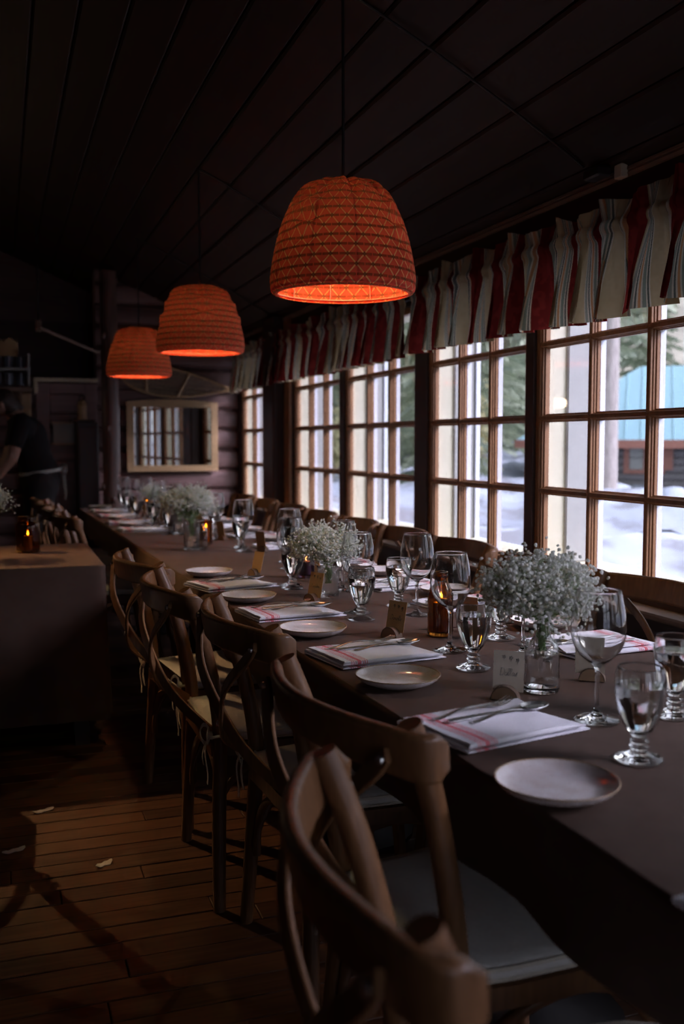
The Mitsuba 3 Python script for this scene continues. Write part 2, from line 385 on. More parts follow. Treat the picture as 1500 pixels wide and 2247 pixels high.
# ---- far wall: wide bulging boards
struct('wall_far')
scene['wall_far'] = ply(cat(box(.735, 2.1, FY + .05, FY + .2, -.1, 3.6), box(-4.3, .735, FY + .05, FY + .2, -.1, 1.75), box(-4.3, 2.1, 9.2, 9.3, -.1, 3.6)), 'm_wallwood')      # left of the post it stops at door height; recess above added for shade
z = .02
while z < 3.4:
    h = .166
    a = np.linspace(0, 1, 9); prof = np.stack([FY + .045 - .030 * (1 - (2 * a - 1) ** 8) - .008 * (1 - (2 * a - 1) ** 2), z + .004 + (h - .008) * a], 1)
    xs = [-1.6, .735, 1.886] if z < 1.6 else [.735, 1.886]
    for xa, xb in (zip(xs, xs[1:])):
        P = np.array([[[xx, b, c] for b, c in prof] for xx in (xa, xb)]); v, f, _ = grid(P)
        m = tmesh(v, f)
        if m.face_normals[:, 1].mean() > 0: m.invert()
        put('wall_far__plank', ply(m, 'm_wallwood', smooth=40))
    z += h
struct('wall_left'); scene['wall_left'] = ply(box(-4.35, -4.2, -1.9, 9.3, -.1, 3.0), 'm_wallwood')
struct('wall_back')
BY, BW = -1.9, [(.12, .92), (.98, 1.78)]
scene['wall_back'] = ply(cat(box(-4.3, .12, BY - .14, BY, -.1, 3.6), box(1.78, 2.13, BY - .14, BY, -.1, 3.6), box(.92, .98, BY - .14, BY, .30, 2.06), box(.12, 1.78, BY - .14, BY, -.1, .30), box(.12, 1.78, BY - .14, BY, 2.06, 3.6)), 'm_wallwood')
for i, (a, b) in enumerate(BW):
    w = struct(f'window_{10 + i}')
    scene[w] = ply(cat(box(a, a + .05, BY - .08, BY - .03, .30, 2.06), box(b - .05, b, BY - .08, BY - .03, .30, 2.06), box(a + .05, b - .05, BY - .08, BY - .03, .30, .36), box(a + .05, b - .05, BY - .08, BY - .03, 2.0, 2.06)), 'm_sash')
    for t in (1, 2): put(w + '__muntin', ply(box(a + (b - a) * t / 3 - .012, a + (b - a) * t / 3 + .012, BY - .07, BY - .04, .36, 2.0), 'm_sash'))
    for zz in (.77, 1.18, 1.59): put(w + '__muntin', ply(box(a + .05, b - .05, BY - .07, BY - .04, zz - .012, zz + .012), 'm_sash'))
    xs_, zs_ = [a + (b - a) * t / 3 for t in range(4)], [.33, .77, 1.18, 1.59, 2.03]
    for p in range(3):
        for q in range(4): put(w + '__pane', ply(tmesh([[xs_[p], BY - .055, zs_[q]], [xs_[p + 1], BY - .055, zs_[q]], [xs_[p + 1], BY - .055, zs_[q + 1]], [xs_[p], BY - .055, zs_[q + 1]]], [[0, 1, 2, 3]]), 'm_pane'))
# ---- panelled door and the dark boarding left of the log post
struct('door_1')
mb = MB()
DX0, DX1, DY = .27, .73, FY - .03
for xa, xb, za, zb in ((DX0, DX0 + .10, 0, 1.70), (DX1 - .09, DX1, 0, 1.70), (DX0 + .1, DX1 - .09, 0, .16), (DX0 + .1, DX1 - .09, 1.10, 1.22), (DX0 + .1, DX1 - .09, 1.40, 1.46), (DX0 + .1, DX1 - .09, 1.62, 1.70)):
    mb.mesh(box(xa, xb, DY - .02, DY + .02, za, zb, .004))
scene['door_1'] = ply(mb.tm(), 'm_wallwood')
for za, zb in ((.16, .64), (.64, 1.10), (1.46, 1.62)): put('door_1__panel', ply(box(DX0 + .105, DX1 - .095, DY, DY + .016, za + .006, zb - .006, .006), 'm_wallwood'))
put('door_1__pane', ply(box(DX0 + .125, DX1 - .115, DY - .004, DY + .004, 1.235, 1.385), 'm_dimglass'), label='small dim glass light')
put('door_1__pane_bead', ply(cat(box(DX0 + .11, DX1 - .10, DY - .024, DY - .004, 1.385, 1.40), box(DX0 + .11, DX1 - .10, DY - .024, DY - .004, 1.222, 1.235)), 'm_oak'))
struct('trim_2')
scene['trim_2'] = ply(cat(box(.255, .74, DY - .05, DY - .005, 1.712, 1.742, .004), box(.255, .285, DY - .05, DY - .005, 1.62, 1.712, .004)), 'm_palewood')
# log post
k = thing('log_post', 'tall peeled log post standing between the dark door and the mirror wall', 'post')
p = np.array([[.80 + .008 * math.sin(t * 3), 7.72, t * 2.535] for t in np.linspace(0, 1, 30)])
g = tube(p, .066 + .004 * R.random(30) - .006 * np.linspace(0, 1, 30), 22)
scene[k + '__trunk'] = ply(g, 'm_log', smooth=60)
for zz, a in ((.9, 3.6), (1.35, 4.4), (1.75, 5.0), (.8, 4.9), (2.05, 4.0)):
    s = trimesh.creation.icosphere(2, .018); s.apply_scale([1, 1, 1.6]); s.apply_translation([.80 + .064 * math.cos(a), 7.72 + .064 * math.sin(a), zz]); put(k + '__knot', ply(s, 'm_log', smooth=True))

# ================================================================== mirror and snowshoe on the far wall
k = thing('wall_mirror', 'oak-framed mirror with an arched top hanging on the far wall, reflecting the windows', 'mirror')
MX0, MX1, MZ0, MZ1, MYy = .955, 1.70, 1.005, 1.577, FY - .015
xs = np.linspace(MX0, MX1, 17); arch = lambda t: .022 * (1 - (2 * t - 1) ** 2)
def plate_y(poly, y0, y1, b=0):
    m = trimesh.creation.extrude_polygon(Polygon(poly), y1 - y0, engine='earcut')
    v = m.vertices.copy(); m.vertices = np.stack([v[:, 0], y1 - v[:, 2], v[:, 1]], 1); trimesh.repair.fix_normals(m); return m
outer = [(MX0, MZ0), (MX1, MZ0)] + [(MX1 - (MX1 - MX0) * t, MZ1 - .012 + arch(t)) for t in np.linspace(0, 1, 17)]
inner = [(MX0 + .055, MZ0 + .048), (MX1 - .055, MZ0 + .048), (MX1 - .055, MZ1 - .052), (MX0 + .055, MZ1 - .052)]
fr = trimesh.creation.extrude_polygon(Polygon(outer, [inner]), .028, engine='earcut')
v = fr.vertices.copy(); fr.vertices = np.stack([v[:, 0], MYy - v[:, 2], v[:, 1]], 1); trimesh.repair.fix_normals(fr)
LEAN = T().translate([MX1, MYy, 0]).rotate([0, 0, 1], 2.8).translate([-MX1, -MYy, 0])      # hangs a little turned towards the windows
scene[k + '__frame'] = ply(fr, 'm_oak', to_world=LEAN)
put(k + '__glass', ply(box(MX0 + .054, MX1 - .054, MYy - .014, MYy - .006, MZ0 + .047, MZ1 - .051), 'm_mirror'), LEAN, label='mirror glass')
put(k + '__hanger', ply(box(MX0 + .1, MX0 + .2, MYy - .03, MYy + .03, MZ0 + .3, MZ0 + .36), 'm_black'))

k = thing('snowshoe', 'old wooden snowshoe with rawhide netting hung sideways above the mirror', 'snowshoe')
def shoe_edge(t):      # t 0..1 around the loop, tail at the right
    a = 2 * math.pi * t
    c = (1 + math.cos(a)) / 2
    return np.array([.93 + .93 * c, 0, (.135 * math.sin(a)) * (1 - c ** 2.2)])
tilt = math.radians(6)
def shoe(x, z): return np.array([x, FY - .045, 1.78 + z - (x - .93) * math.tan(tilt) - .015])
loop = np.array([shoe(*(lambda e: (e[0], e[2]))(shoe_edge(t))) for t in np.linspace(0, 1, 72, endpoint=False)])
scene[k + '__frame'] = ply(tube(loop, .010, 8, closed=True), 'm_oak', smooth=50)
def half(x):
    c = (x - .93) / .93
    return .135 * math.sin(math.acos(max(-1, min(1, 2 * c - 1)))) * (1 - c ** 2.2)
for xx, sl in ((1.42, .05), (1.12, .0)):
    put(k + '__crossbar', ply(tube(np.array([shoe(xx - sl, -half(xx - sl)), shoe(xx + sl, half(xx + sl))]), .013, 8), 'm_oak', smooth=50))
net = MB()
for s in (-1, 1):
    for x0 in np.arange(.7, 2.1, .034):
        pts = [(x0 + s * zz, zz) for zz in np.linspace(-.14, .14, 29)]
        pts = [(a, b) for a, b in pts if .95 < a < 1.80 and abs(b) < half(a) - .002]
        if len(pts) > 1: net.mesh(tube(np.array([shoe(*pts[0]), shoe(*pts[-1])]), .0022, 4))
for zz in np.arange(-.12, .13, .034):
    xs_ = [a for a in np.linspace(.96, 1.8, 80) if abs(zz) < half(a) - .002]
    if len(xs_) > 2: net.mesh(tube(np.array([shoe(xs_[0], zz), shoe(xs_[-1], zz)]), .0022, 4))
put(k + '__netting', ply(net.tm(), 'm_rawhide'), label='rawhide netting', kind='stuff')

# ================================================================== red pendant lamps
def shade_mesh():
    prof = pchip([(.028, .309), (.066, .305), (.106, .288), (.139, .254), (.166, .208), (.188, .145), (.202, .080), (.2085, .03), (.206, .008), (.198, -.006), (.186, -.008)], 60)
    d = np.r_[0, np.cumsum(np.linalg.norm(np.diff(prof, axis=0), axis=1))]
    nu = 220; a = np.linspace(0, 2 * np.pi, nu + 1)
    ph = np.array([rnd.uniform(0, 6.28) for _ in range(8)])
    P = np.zeros((nu + 1, len(prof), 3)); U = np.zeros((nu + 1, len(prof), 2))
    for j, (r, z) in enumerate(prof):
        h = z / .32
        gath = .95 * max(0, h - .70) ** 1.15 + .028 * max(0, h - .15) ** 2
        w = np.sin(13 * a + ph[0]) * .5 + np.sin(21 * a + ph[1] + 2 * h) * .35 + np.sin(7 * a + ph[2]) * .3
        drape = .032 * math.exp(-((h - .58) / .2) ** 2) * np.maximum(0, np.sin(4 * a + ph[3])) ** 3 * np.sin(30 * h)
        hem = .012 * math.exp(-((z + .004) / .014) ** 2) * np.sin(64 * a + ph[4])
        flat = .005 * np.cos(10 * a) * max(0, .75 - abs(h - .45)) 
        rr = r * (1 + gath * w + drape + hem - abs(flat) * .5)
        dz = .006 * max(0, h - .8) * w + drape * .4
        P[:, j] = np.stack([rr * np.cos(a), rr * np.sin(a), z + dz], 1)
        U[:, j, 0] = a / (2 * np.pi); U[:, j, 1] = d[j] / d[-1]
    v, f, u = grid(P, U)
    return trimesh.Trimesh(v, MB().add(v, f).tm().faces, process=False), u
sm, su = shade_mesh()
SHADE = ply(sm, 'm_shade', smooth=True, uv=su)
fr = MB()
for h_ in (.004, .284):
    r_ = .2 if h_ < .1 else .066
    q = np.array([[r_ * math.cos(t), r_ * math.sin(t), h_] for t in np.linspace(0, 2 * np.pi, 48, endpoint=False)]); fr.mesh(tube(q, .0024, 6, closed=True))
for t in np.linspace(0, 2 * np.pi, 10, endpoint=False):
    q = spline([(.2, .004), (.187, .10), (.158, .20), (.116, .258), (.082, .280), (.04, .290), (.012, .288)], 16)
    fr.mesh(tube(np.stack([q[:, 0] * math.cos(t), q[:, 0] * math.sin(t), q[:, 1]], 1), .0018, 5))
FRAME = ply(fr.tm(), 'm_wire', smooth=50)
SOCKET = ply(lathe([(0, .235), (.021, .235), (.023, .245), (.023, .285), (.012, .296), (0, .296)], 20), 'm_black', smooth=40)
bulbm = lathe(pchip([(0, .145), (.014, .148), (.026, .160), (.030, .175), (.026, .195), (.016, .215), (.014, .236), (0, .236)], 30), 24)
lamp_text = ['red patterned cloth pendant lamp nearest the camera, largest of the hanging lamps', 'red patterned cloth pendant lamp in the middle of the row above the long table', 'red cloth pendant lamp farthest back, in front of the mirror wall']
for i, (x, y, z) in enumerate(LAMPS):
    k = thing('pendant_lamp', lamp_text[i] if i < 3 else ['red cloth pendant lamp above the side of the room, nearer the camera', 'red cloth pendant lamp above the small left table'][i - 3], 'lamp')
    M = T().translate([x, y, z]).rotate([0, 0, 1], 47 * i + 10)
    scene[k + '__shade'] = {**SHADE, 'to_world': M}
    put(k + '__wire_frame', FRAME, M, label='wire frame inside the shade')
    put(k + '__socket', SOCKET, M)
    b = ply(bulbm, None, smooth=True); b['emitter'] = {'type': 'area', 'radiance': rgb(BULB)}
    put(k + '__bulb', b, M, label='glowing bulb')
    hz = cz(x) - .012
    cordpts = [(x, y, z + .292), (x + .001, y, z + .5), (x, y, hz - .03), (x, y, hz - .012)]
    put(k + '__cord', ply(tube(spline(cordpts, 10), .0042, 8), 'm_black', smooth=60), label='black flex running up to the ceiling')
    hook = np.array([[x + .012 * math.cos(t) - .012, y, hz - .012 + .012 * math.sin(t)] for t in np.linspace(-2.4, 1.6, 12)])
    put(k + '__hook', ply(tube(np.vstack([hook, [[x, y, hz + .02]]]), .0028, 6), 'm_black', smooth=60), label='black ceiling hook')
    if i < 3:
        dy = (.12, .3, .25)[i]
        q = [(x, y, hz - .006)] + [(x + (1.80 - x) * t, y + dy * t * t, cz(x + (1.80 - x) * t) - .0115 - .006 * math.sin(math.pi * t)) for t in np.linspace(.03, 1, 14)]
        put(k + '__ceiling_cord', ply(tube(np.array(q), .0042, 6), 'm_black', smooth=60), label='black flex clipped along the ceiling boards')
k = thing('spot_lamp', 'black can spotlight hanging over the left side of the room, outside the photograph', 'spotlight')
SP, ST = np.array([-.75, 5.05, 1.98]), np.array([.42, 3.82, .30])
sd = (ST - SP) / np.linalg.norm(ST - SP); SM = T(trimesh.geometry.align_vectors([0, 0, 1], sd)); SM = T().translate(SP.tolist()) @ SM
scene[k + '__can'] = ply(lathe([(0, -.12), (.045, -.12), (.048, -.11), (.048, .045), (.045, .045), (.044, -.095), (0, -.095)], 28), 'm_black', smooth=40, to_world=SM)
b = ply(lathe([(0, -.092), (.018, -.092), (.018, -.086), (0, -.086)], 28), None, to_world=SM); b['emitter'] = {'type': 'area', 'radiance': rgb(SPOT)}; put(k + '__bulb', b, label='bright warm lamp face')
put(k + '__stem', ply(tube(np.array([SP + [0, 0, .045], [SP[0], SP[1], cz(SP[0]) + .01]]), .007, 8), 'm_black', smooth=40))
k = thing('junction_box', 'small pale plastic wiring box on the cornice above the striped valance', 'electrical box')
scene[k] = ply(box(1.845, 1.872, 2.66, 2.70, 2.072, 2.115, .003), 'm_palecard')
k = thing('outlet_plug', 'black plug where the nearest lamp flex ends beside the wiring box', 'plug')
scene[k] = ply(box(1.795, 1.845, 2.71, 2.80, 2.085, 2.118, .006), 'm_black')

# ================================================================== striped valances
def valance(y0, y1, text, seed, red_at=0.0):
    rr = np.random.default_rng(seed)
    L = y1 - y0; ns = int(L * 190); s = np.linspace(0, 1, ns)
    k = thing('valance', text, 'valance')
    # irregular fold phase
    ph = np.cumsum(np.interp(np.linspace(0, L / .16, ns), np.arange(0, int(L / .16) + 3), rr.uniform(.65, 1.7, int(L / .16) + 3))); ph = ph / ph[-1] * (L / .152) * 2 * np.pi
    ph2 = np.cumsum(np.interp(np.linspace(0, L / .07, ns), np.arange(0, int(L / .07) + 3), rr.uniform(.5, 1.8, int(L / .07) + 3))); ph2 = ph2 / ph2[-1] * (L / .034) * 2 * np.pi
    amp = np.interp(np.linspace(0, L / .2, ns), np.arange(0, int(L / .2) + 3), rr.uniform(.6, 1.25, int(L / .2) + 3))
    hs = np.r_[0, np.linspace(.0, .245, 15)[1:], np.linspace(.255, .30, 6), np.linspace(.31, .365, 6)]
    nv = len(hs); P = np.zeros((ns, nv, 3)); flop = np.interp(np.linspace(0, L / .22, ns), np.arange(0, int(L / .22) + 3), rr.uniform(-1, 1.2, int(L / .22) + 3))
    hemw = np.interp(np.linspace(0, L / .3, ns), np.arange(0, int(L / .3) + 3), rr.uniform(-.012, .012, int(L / .3) + 3))
    for j, h in enumerate(hs):
        if h < .25:
            t = 1 - h / .25; big = (.009 + .044 * t ** .8) * amp; small = .011 * (1 - t) ** 1.3; fwd_ = .016 * t
            dy = (.010 + .050 * t) * np.sin(2 * ph + .6) * .55
        elif h <= .30:
            big = .007 * amp; small = .010; fwd_ = 0; dy = 0
        else:
            t = (h - .30) / .065; big = (.008 + .020 * t) * amp; small = .011 * (1 - .6 * t); fwd_ = -.008 * t + .045 * t * np.maximum(0, flop) ** 2; dy = .01 * t * np.sin(ph * .7 + 1)
        x = 1.822 - fwd_ - big * np.sin(ph + .25 * math.sin(h * 14)) - small * np.sin(ph2)
        if .25 <= h <= .30: x = x - .012 * math.sin(math.pi * (h - .25) / .05)
        z = 1.645 + h * (1 + 0 * s) + (hemw * (1 - h / .365))
        if h > .30: z = z - .035 * np.maximum(0, flop) * ((h - .30) / .065) + .016 * np.sin(ph * .5) * ((h - .30) / .065)
        P[:, j] = np.stack([x, y0 + L * s + dy, z], 1)
    mid = P[:, 6]; u = np.r_[0, np.cumsum(np.linalg.norm(np.diff(mid, axis=0), axis=1))] * 1.15 + red_at
    U = np.zeros((ns, nv, 2)); U[:, :, 0] = u[:, None]; U[:, :, 1] = hs[None]
    v, f, uu = grid(P, U)
    m = trimesh.Trimesh(v, MB().add(v, f).tm().faces, process=False)
    scene[k + '__cloth'] = ply(m, 'm_valance', smooth=True, uv=uu)
    rod = cat(tube(np.array([[1.835, y0 - .03, 1.918], [1.835, y1 + .03, 1.918]]), .008, 10), box(1.83, 1.888, y0 - .025, y0 - .005, 1.906, 1.93), box(1.83, 1.888, y1 + .005, y1 + .025, 1.906, 1.93))
    put(k + '__rod', ply(rod, 'm_black', smooth=40), label='curtain rod inside the pocket')
valance(6.60, 7.93, 'short ruffled red and beige striped valance in the far corner beside the mirror wall', 3, .1)
valance(4.30, 6.52, 'ruffled red and beige striped valance over the middle pair of windows', 9, .2)
valance(2.02, 4.24, 'ruffled red and beige striped valance over the nearest windows at the right', 21, .05)
valance(-.1, 1.98, 'ruffled striped valance continuing past the right edge of the photograph', 30, .0)

# ================================================================== tables and cloths
eL = lambda y: .690 - .0205 * (y - .8)
eR = lambda y: 1.478 - .0205 * (y - .8)
TZ = .7515
k = thing('dining_table', 'long banquet table hidden under the brown cloths, running to the far wall', 'table')
mb = MB()
P = [(eL(.69) + .012, .69), (eR(.69) - .012, .69), (eR(7.54) - .012, 7.54), (eL(7.54) + .012, 7.54)]
m = trimesh.creation.extrude_polygon(Polygon(P), .035, engine='earcut'); m.apply_translation([0, 0, .708])
scene[k + '__tabletop'] = ply(m, 'm_postwood')
for yy in (.95, 1.8, 2.9, 4.1, 5.3, 6.5, 7.3):
    xc = (eL(yy) + eR(yy)) / 2
    put(k + '__leg', ply(cat(tube(np.array([[xc, yy, .05], [xc, yy, .708]]), .035, 12), lathe([(0, 0), (.2, 0), (.2, .012), (.06, .045), (0, .05)], 20).apply_translation([xc, yy, 0])), 'm_black', smooth=40))
spans = [(.665, 2.40), (2.365, 3.81), (3.775, 5.03), (4.995, 6.26), (6.225, 7.57)]
for i, (a, b) in enumerate(spans):
    rr = np.random.default_rng(40 + i)
    ny = int((b - a) / .03); ys = np.linspace(a, b, ny)
    us = np.r_[np.linspace(0, .135, 8), .150, .158, np.linspace(.17, .985, 30), .997, 1.005, np.linspace(1.02, 1.155, 8)]
    P = np.zeros((ny, len(us), 3))
    for j, yy in enumerate(ys):
        l, r = eL(yy), eR(yy); up = .0012 * (i % 2) + .0002 * i
        for q, u in enumerate(us):
            if u < .14:
                t = 1 - u / .135
                P[j, q] = (l - .006 + .010 * t * math.sin(yy * 17 + i) * t - .012 * t, yy, TZ - .012 - .135 * t)
            elif u < .165: P[j, q] = (l - .004 + (u - .150) * .5, yy, TZ - (.006 if u < .155 else .0012))
            elif u < .99: P[j, q] = (l + .004 + (r - l - .008) * (u - .17) / .815, yy, TZ)
            elif u < 1.01: P[j, q] = (r + .002 + (u - .997) * .5, yy, TZ - (.0012 if u < 1.0 else .006))
            else:
                t = (u - 1.02) / .135
                P[j, q] = (r + .006 + .012 * t + .01 * t * math.sin(yy * 15), yy, TZ - .012 - .135 * t)
    w = (meshkit.fbm(P * [9, 9, 0] + i * 3, 4, 3) - .5) * .0050
    crease = np.exp(-((P[:, :, 0] - (eL(P[:, :, 1]) + .40)) / .006) ** 2) * .0012 + sum(np.exp(-((P[:, :, 1] - yc) / .008) ** 2) * .001 for yc in (a + (b - a) * .33, a + (b - a) * .66))
    P[:, :, 2] += np.minimum(w, .0007) - .0016 + crease * 1.0 + .0012 * (i % 2)
    ed = (P[:, :, 1] - a < .001) | (b - P[:, :, 1] < .001)
    v, f, _ = grid(P)
    m = tmesh(v, f)
    if m.face_normals[:, 2].mean() < 0: m.invert()
    k = thing('tablecloth', f'dark brown cloth over the {["nearest", "second", "middle", "fourth", "farthest"][i]} stretch of the long table', 'tablecloth')
    scene[k] = ply(m, 'm_cloth', smooth=True)
# small table at the left
k = thing('side_table', 'small square table hidden under the lit brown cloth at the left', 'table')
LX0, LX1, LY0, LY1 = -1.5, .392, 4.02, 4.94
scene[k + '__tabletop'] = ply(box(LX0 + .01, LX1 - .01, LY0 + .01, LY1 - .01, .71, .743), 'm_postwood')
for xx in (LX0 + .1, LX1 - .1):
    for yy in (LY0 + .1, LY1 - .1): put(k + '__leg', ply(box(xx - .03, xx + .03, yy - .03, yy + .03, 0, .71), 'm_postwood'))
mb = MB()
def ringrect(x0, x1, y0, y1, r, n):
    p = []
    for cx, cy, a0 in ((x1 - r, y1 - r, 0), (x0 + r, y1 - r, 90), (x0 + r, y0 + r, 180), (x1 - r, y0 + r, 270)):
        p += [(cx + r * math.cos(math.radians(a0 + t)), cy + r * math.sin(math.radians(a0 + t))) for t in np.linspace(0, 90, 6)]
    ls = LineString(p + p[:1]); return np.array([ls.interpolate(t, normalized=True).coords[0] for t in np.arange(n) / n])
n_ = 220; ring = ringrect(LX0, LX1, LY0, LY1, .02, n_); c = ring.mean(0); rows = []
for g, z in ((0, TZ), (.5, TZ), (.96, TZ), (.99, TZ), (1.0, TZ - .006)): rows.append(np.c_[c + (ring - c) * g, np.full(n_, z)])
for t in np.linspace(.05, 1, 10):
    fold = 1 + .018 * t + .012 * t * np.sin(np.arange(n_) / n_ * 2 * np.pi * 34)
    rows.append(np.c_[c + (ring - c) * fold[:, None], np.full(n_, TZ - .01 - .62 * t)])
v, f, _ = grid(np.array(rows), cv=True); m = tmesh(v, f)
if m.face_normals[:, 2].sum() < 0: m.invert()
k = thing('tablecloth', 'brown cloth on the small left table, warmly lit, carrying a dark candle jar', 'tablecloth')
scene[k] = ply(m, 'm_cloth', smooth=50)

# ================================================================== cross-back chairs (local x forward)
def mirror_y(m):
    m = m.copy(); m.vertices[:, 1] *= -1; m.invert(); return m
def chair_parts():
    out = []
    post = spline([(-.205, .248, 0), (-.20, .225, .16), (-.192, .205, .36), (-.190, .200, .47), (-.215, .205, .64), (-.25, .218, .77), (-.287, .226, .865)], 26)
    rad = np.interp(np.linspace(0, 1, 26), [0, .2, .5, .9, 1], [.0165, .0185, .0195, .0185, .0180])
    rp_ = tube(post, rad, 14)
    out += [('rear_leg', rp_, 'm_chair', None), ('rear_leg', mirror_y(rp_), 'm_chair', None)]
    fl_ = tube(spline([(.245, .235, 0), (.222, .222, .18), (.195, .200, .42)], 14), np.linspace(.0155, .0185, 14), 14)
    out += [('front_leg', fl_, 'm_chair', None), ('front_leg', mirror_y(fl_), 'm_chair', None)]
    # bent top rail, wrapping behind the posts
    q = spline([(-.250, .250, .822), (-.280, .256, .824), (-.302, .220, .826), (-.334, .125, .828), (-.352, 0, .829), (-.334, -.125, .828), (-.302, -.220, .826), (-.280, -.256, .824), (-.250, -.250, .822)], 49)
    sc = np.ones((49, 2)); e = np.abs(np.linspace(-1, 1, 49))
    sc[:, 1] = np.where(e > .93, .62 + .38 * np.sqrt(np.maximum(0, 1 - ((e - .93) / .07) ** 2)), 1.0); sc[:, 0] = np.where(e > .9, 1.15, 1.0)
    rail = sweep(q, rrect(.022, .070, .0085), np.array([-.18, 0, 1.0]), sc)
    out.append(('top_rail', rail, 'm_chair', None))
    sw = np.interp(np.linspace(0, 1, 26), [0, .06, .14, 1], [.7, 1.15, 1.0, .95])
    def strap(sg, dx):
        q = spline([(-.3235, sg * .232, .828), (-.3285, sg * .210, .806), (-.349 - dx * .6, sg * .135, .734), (-.332 - dx, sg * .03, .636), (-.303 - dx, -sg * .06, .566), (-.246 - dx * .5, -sg * .15, .502), (-.206, -sg * .178, .468)], 26)
        return sweep(q, rrect(.032, .0085, .003), np.array([-1.0, 0, .35]), np.stack([sw, np.ones(26)], 1))
    s1, s2 = strap(1, 0), strap(-1, .0105)
    out += [('back_strap', s1, 'm_chair', None), ('back_strap', s2, 'm_chair', None)]
    def bolt(p, d, r=.0075):
        b = lathe([(0, -.004), (r, -.004), (r, .002), (r * .7, .005), (0, .006)], 12); b.apply_transform(trimesh.geometry.align_vectors([0, 0, 1], d)); b.apply_translation(p); return b
    for p, d in (((-.330, .224, .820), (-1, .4, .1)), ((-.330, -.224, .820), (-1, -.4, .1)), ((-.340, 0, .608), (-1, 0, .3)), ((-.256, .222, .822), (1, .1, .3)), ((-.256, -.222, .822), (1, -.1, .3))):
        out.append(('bolt', bolt(p, d), 'm_steel', 'steel bolt'))
    # seat frame: rounded trapezoid
    poly = Polygon([(-.205, -.185), (-.205, .185), (-.1, .205), (.12, .222), (.215, .19), (.24, .10), (.243, 0), (.24, -.10), (.215, -.19), (.12, -.222), (-.1, -.205)]).buffer(.02).buffer(-.012)
    m = trimesh.creation.extrude_polygon(poly, .036, engine='earcut'); m.apply_translation([0, 0, .405]); out.append(('seat', m, 'm_chair', None))
    # bent braces under the seat
    for pts in ([(-.192, .19, .20), (-.165, .188, .32), (-.06, .20, .392), (.08, .205, .392), (.17, .205, .32), (.205, .205, .20)], [(.205, .19, .20), (.195, .16, .33), (.20, 0, .392), (.195, -.16, .33), (.205, -.19, .20)], [(-.192, .19, .20), (-.188, .16, .33), (-.19, 0, .392), (-.188, -.16, .33), (-.192, -.19, .20)]):
        b = tube(spline(pts, 22), .010, 8); out.append(('seat_brace', b, 'm_chair', None))
        if pts[0][0] < 0 and pts[-1][0] > 0: out.append(('seat_brace', mirror_y(b), 'm_chair', None))
    # cushion with piping and ties
    cp = poly.buffer(-.006); ls = LineString(cp.exterior.coords); n = 96
    ring = np.array([ls.interpolate(t, normalized=True).coords[0] for t in np.arange(n) / n]); c0 = ring.mean(0); rows = []
    for g, z in ((.0, .441), (.9, .441), (.975, .443), (1.0, .450), (1.004, .458), (.99, .4665), (.95, .4725), (.86, .477), (.6, .4805), (.3, .482), (0, .4825)): rows.append(np.c_[c0 + (ring - c0) * g, np.full(n, z)])
    v, f, _ = grid(np.array(rows), cv=True); m = tmesh(v, f); m.merge_vertices(); m.update_faces(m.nondegenerate_faces()); trimesh.repair.fix_normals(m)
    out.append(('cushion', m, 'm_cushion', 'padded seat cushion tied on with tapes'))
    pip = cat(*[tube(np.c_[c0 + (ring - c0) * 1.004, np.full(n, z)], .0032, 6, closed=True) for z in (.449, .466)])
    out.append(('cushion__piping', pip, 'm_tape', None))
    def tie(sy):
        b = MB(); rib = rrect(.011, .0022, .0009)
        c = np.array([-.218, sy * .208, .468])
        b.mesh(tube(np.array([c + [.022 * math.cos(t) + .02, .024 * math.sin(t), .002 * math.sin(3 * t)] for t in np.linspace(0, 2 * np.pi, 20, endpoint=False)]), .0042, 6, closed=True))
        kn = trimesh.creation.icosphere(2, .010); kn.apply_scale([.8, 1.1, 1.1]); kn.apply_translation(c); b.mesh(kn)
        for pts in ([(0, 0, 0), (-.012, sy * .022, .020), (-.016, sy * .034, .006), (-.012, sy * .024, -.012), (0, 0, 0)], [(0, 0, 0), (-.016, -sy * .014, .026), (-.022, -sy * .024, .004), (-.014, -sy * .014, -.022), (0, 0, -.002)],
                    [(0, 0, 0), (-.016, sy * .012, -.03), (-.014, sy * .020, -.075), (-.012, sy * .016, -.125)], [(0, 0, 0), (-.012, -sy * .012, -.03), (-.016, -sy * .026, -.06), (-.012, -sy * .030, -.088)]):
            b.mesh(sweep(spline(np.array(pts) + c, 16), rib, np.array([-1.0, 0, .2])))
        return b.tm()
    out += [('cushion__tie', tie(1), 'm_tape', 'cotton tie knotted round the post'), ('cushion__tie', tie(-1), 'm_tape', 'cotton tie knotted round the post')]
    return out
CH = [(n, ply(m, b, smooth=(False if b == 'm_steel' else 45)), l) for n, m, b, l in chair_parts()]
def chair(x, y, deg, text, group=None):
    k = thing('dining_chair', text, 'chair', group)
    M = T().translate([x, y, 0]).rotate([0, 0, 1], deg)
    for n, s, l in CH: put(k + '__' + n, s, M, label=l)
left_ch = [(.622, .871, -8, 'brown cross-back wooden chair closest to the camera, cut by the bottom edge'), (.780, 1.465, 6, 'brown cross-back chair, second from the camera on the near side'), (.795, 2.182, 3, 'brown cross-back chair, third from the camera on the near side'),
           (.728, 2.743, 0, 'brown cross-back chair, fourth from the camera on the near side'), (.718, 3.337, 7, 'brown cross-back chair, fifth from the camera, just short of the small left table')]
for a in left_ch: chair(*a)
for i, (x, y, d) in enumerate([(.62, 5.42, 3), (.585, 5.95, -4), (.565, 6.5, 2), (.55, 7.02, 4)]):
    chair(x, y, d, f'cross-back chair in the dim group beyond the left table, {ORD[i]} of four')
for i, y in enumerate((2.25, 2.82, 3.4, 3.98, 4.56, 5.14, 5.72, 6.3, 6.9)):
    chair(1.405 - .006 * i, y + R.uniform(-.015, .015), 180 + R.uniform(-3, 3), f'dark cross-back chair on the window side, {ORD[i]} from the camera')
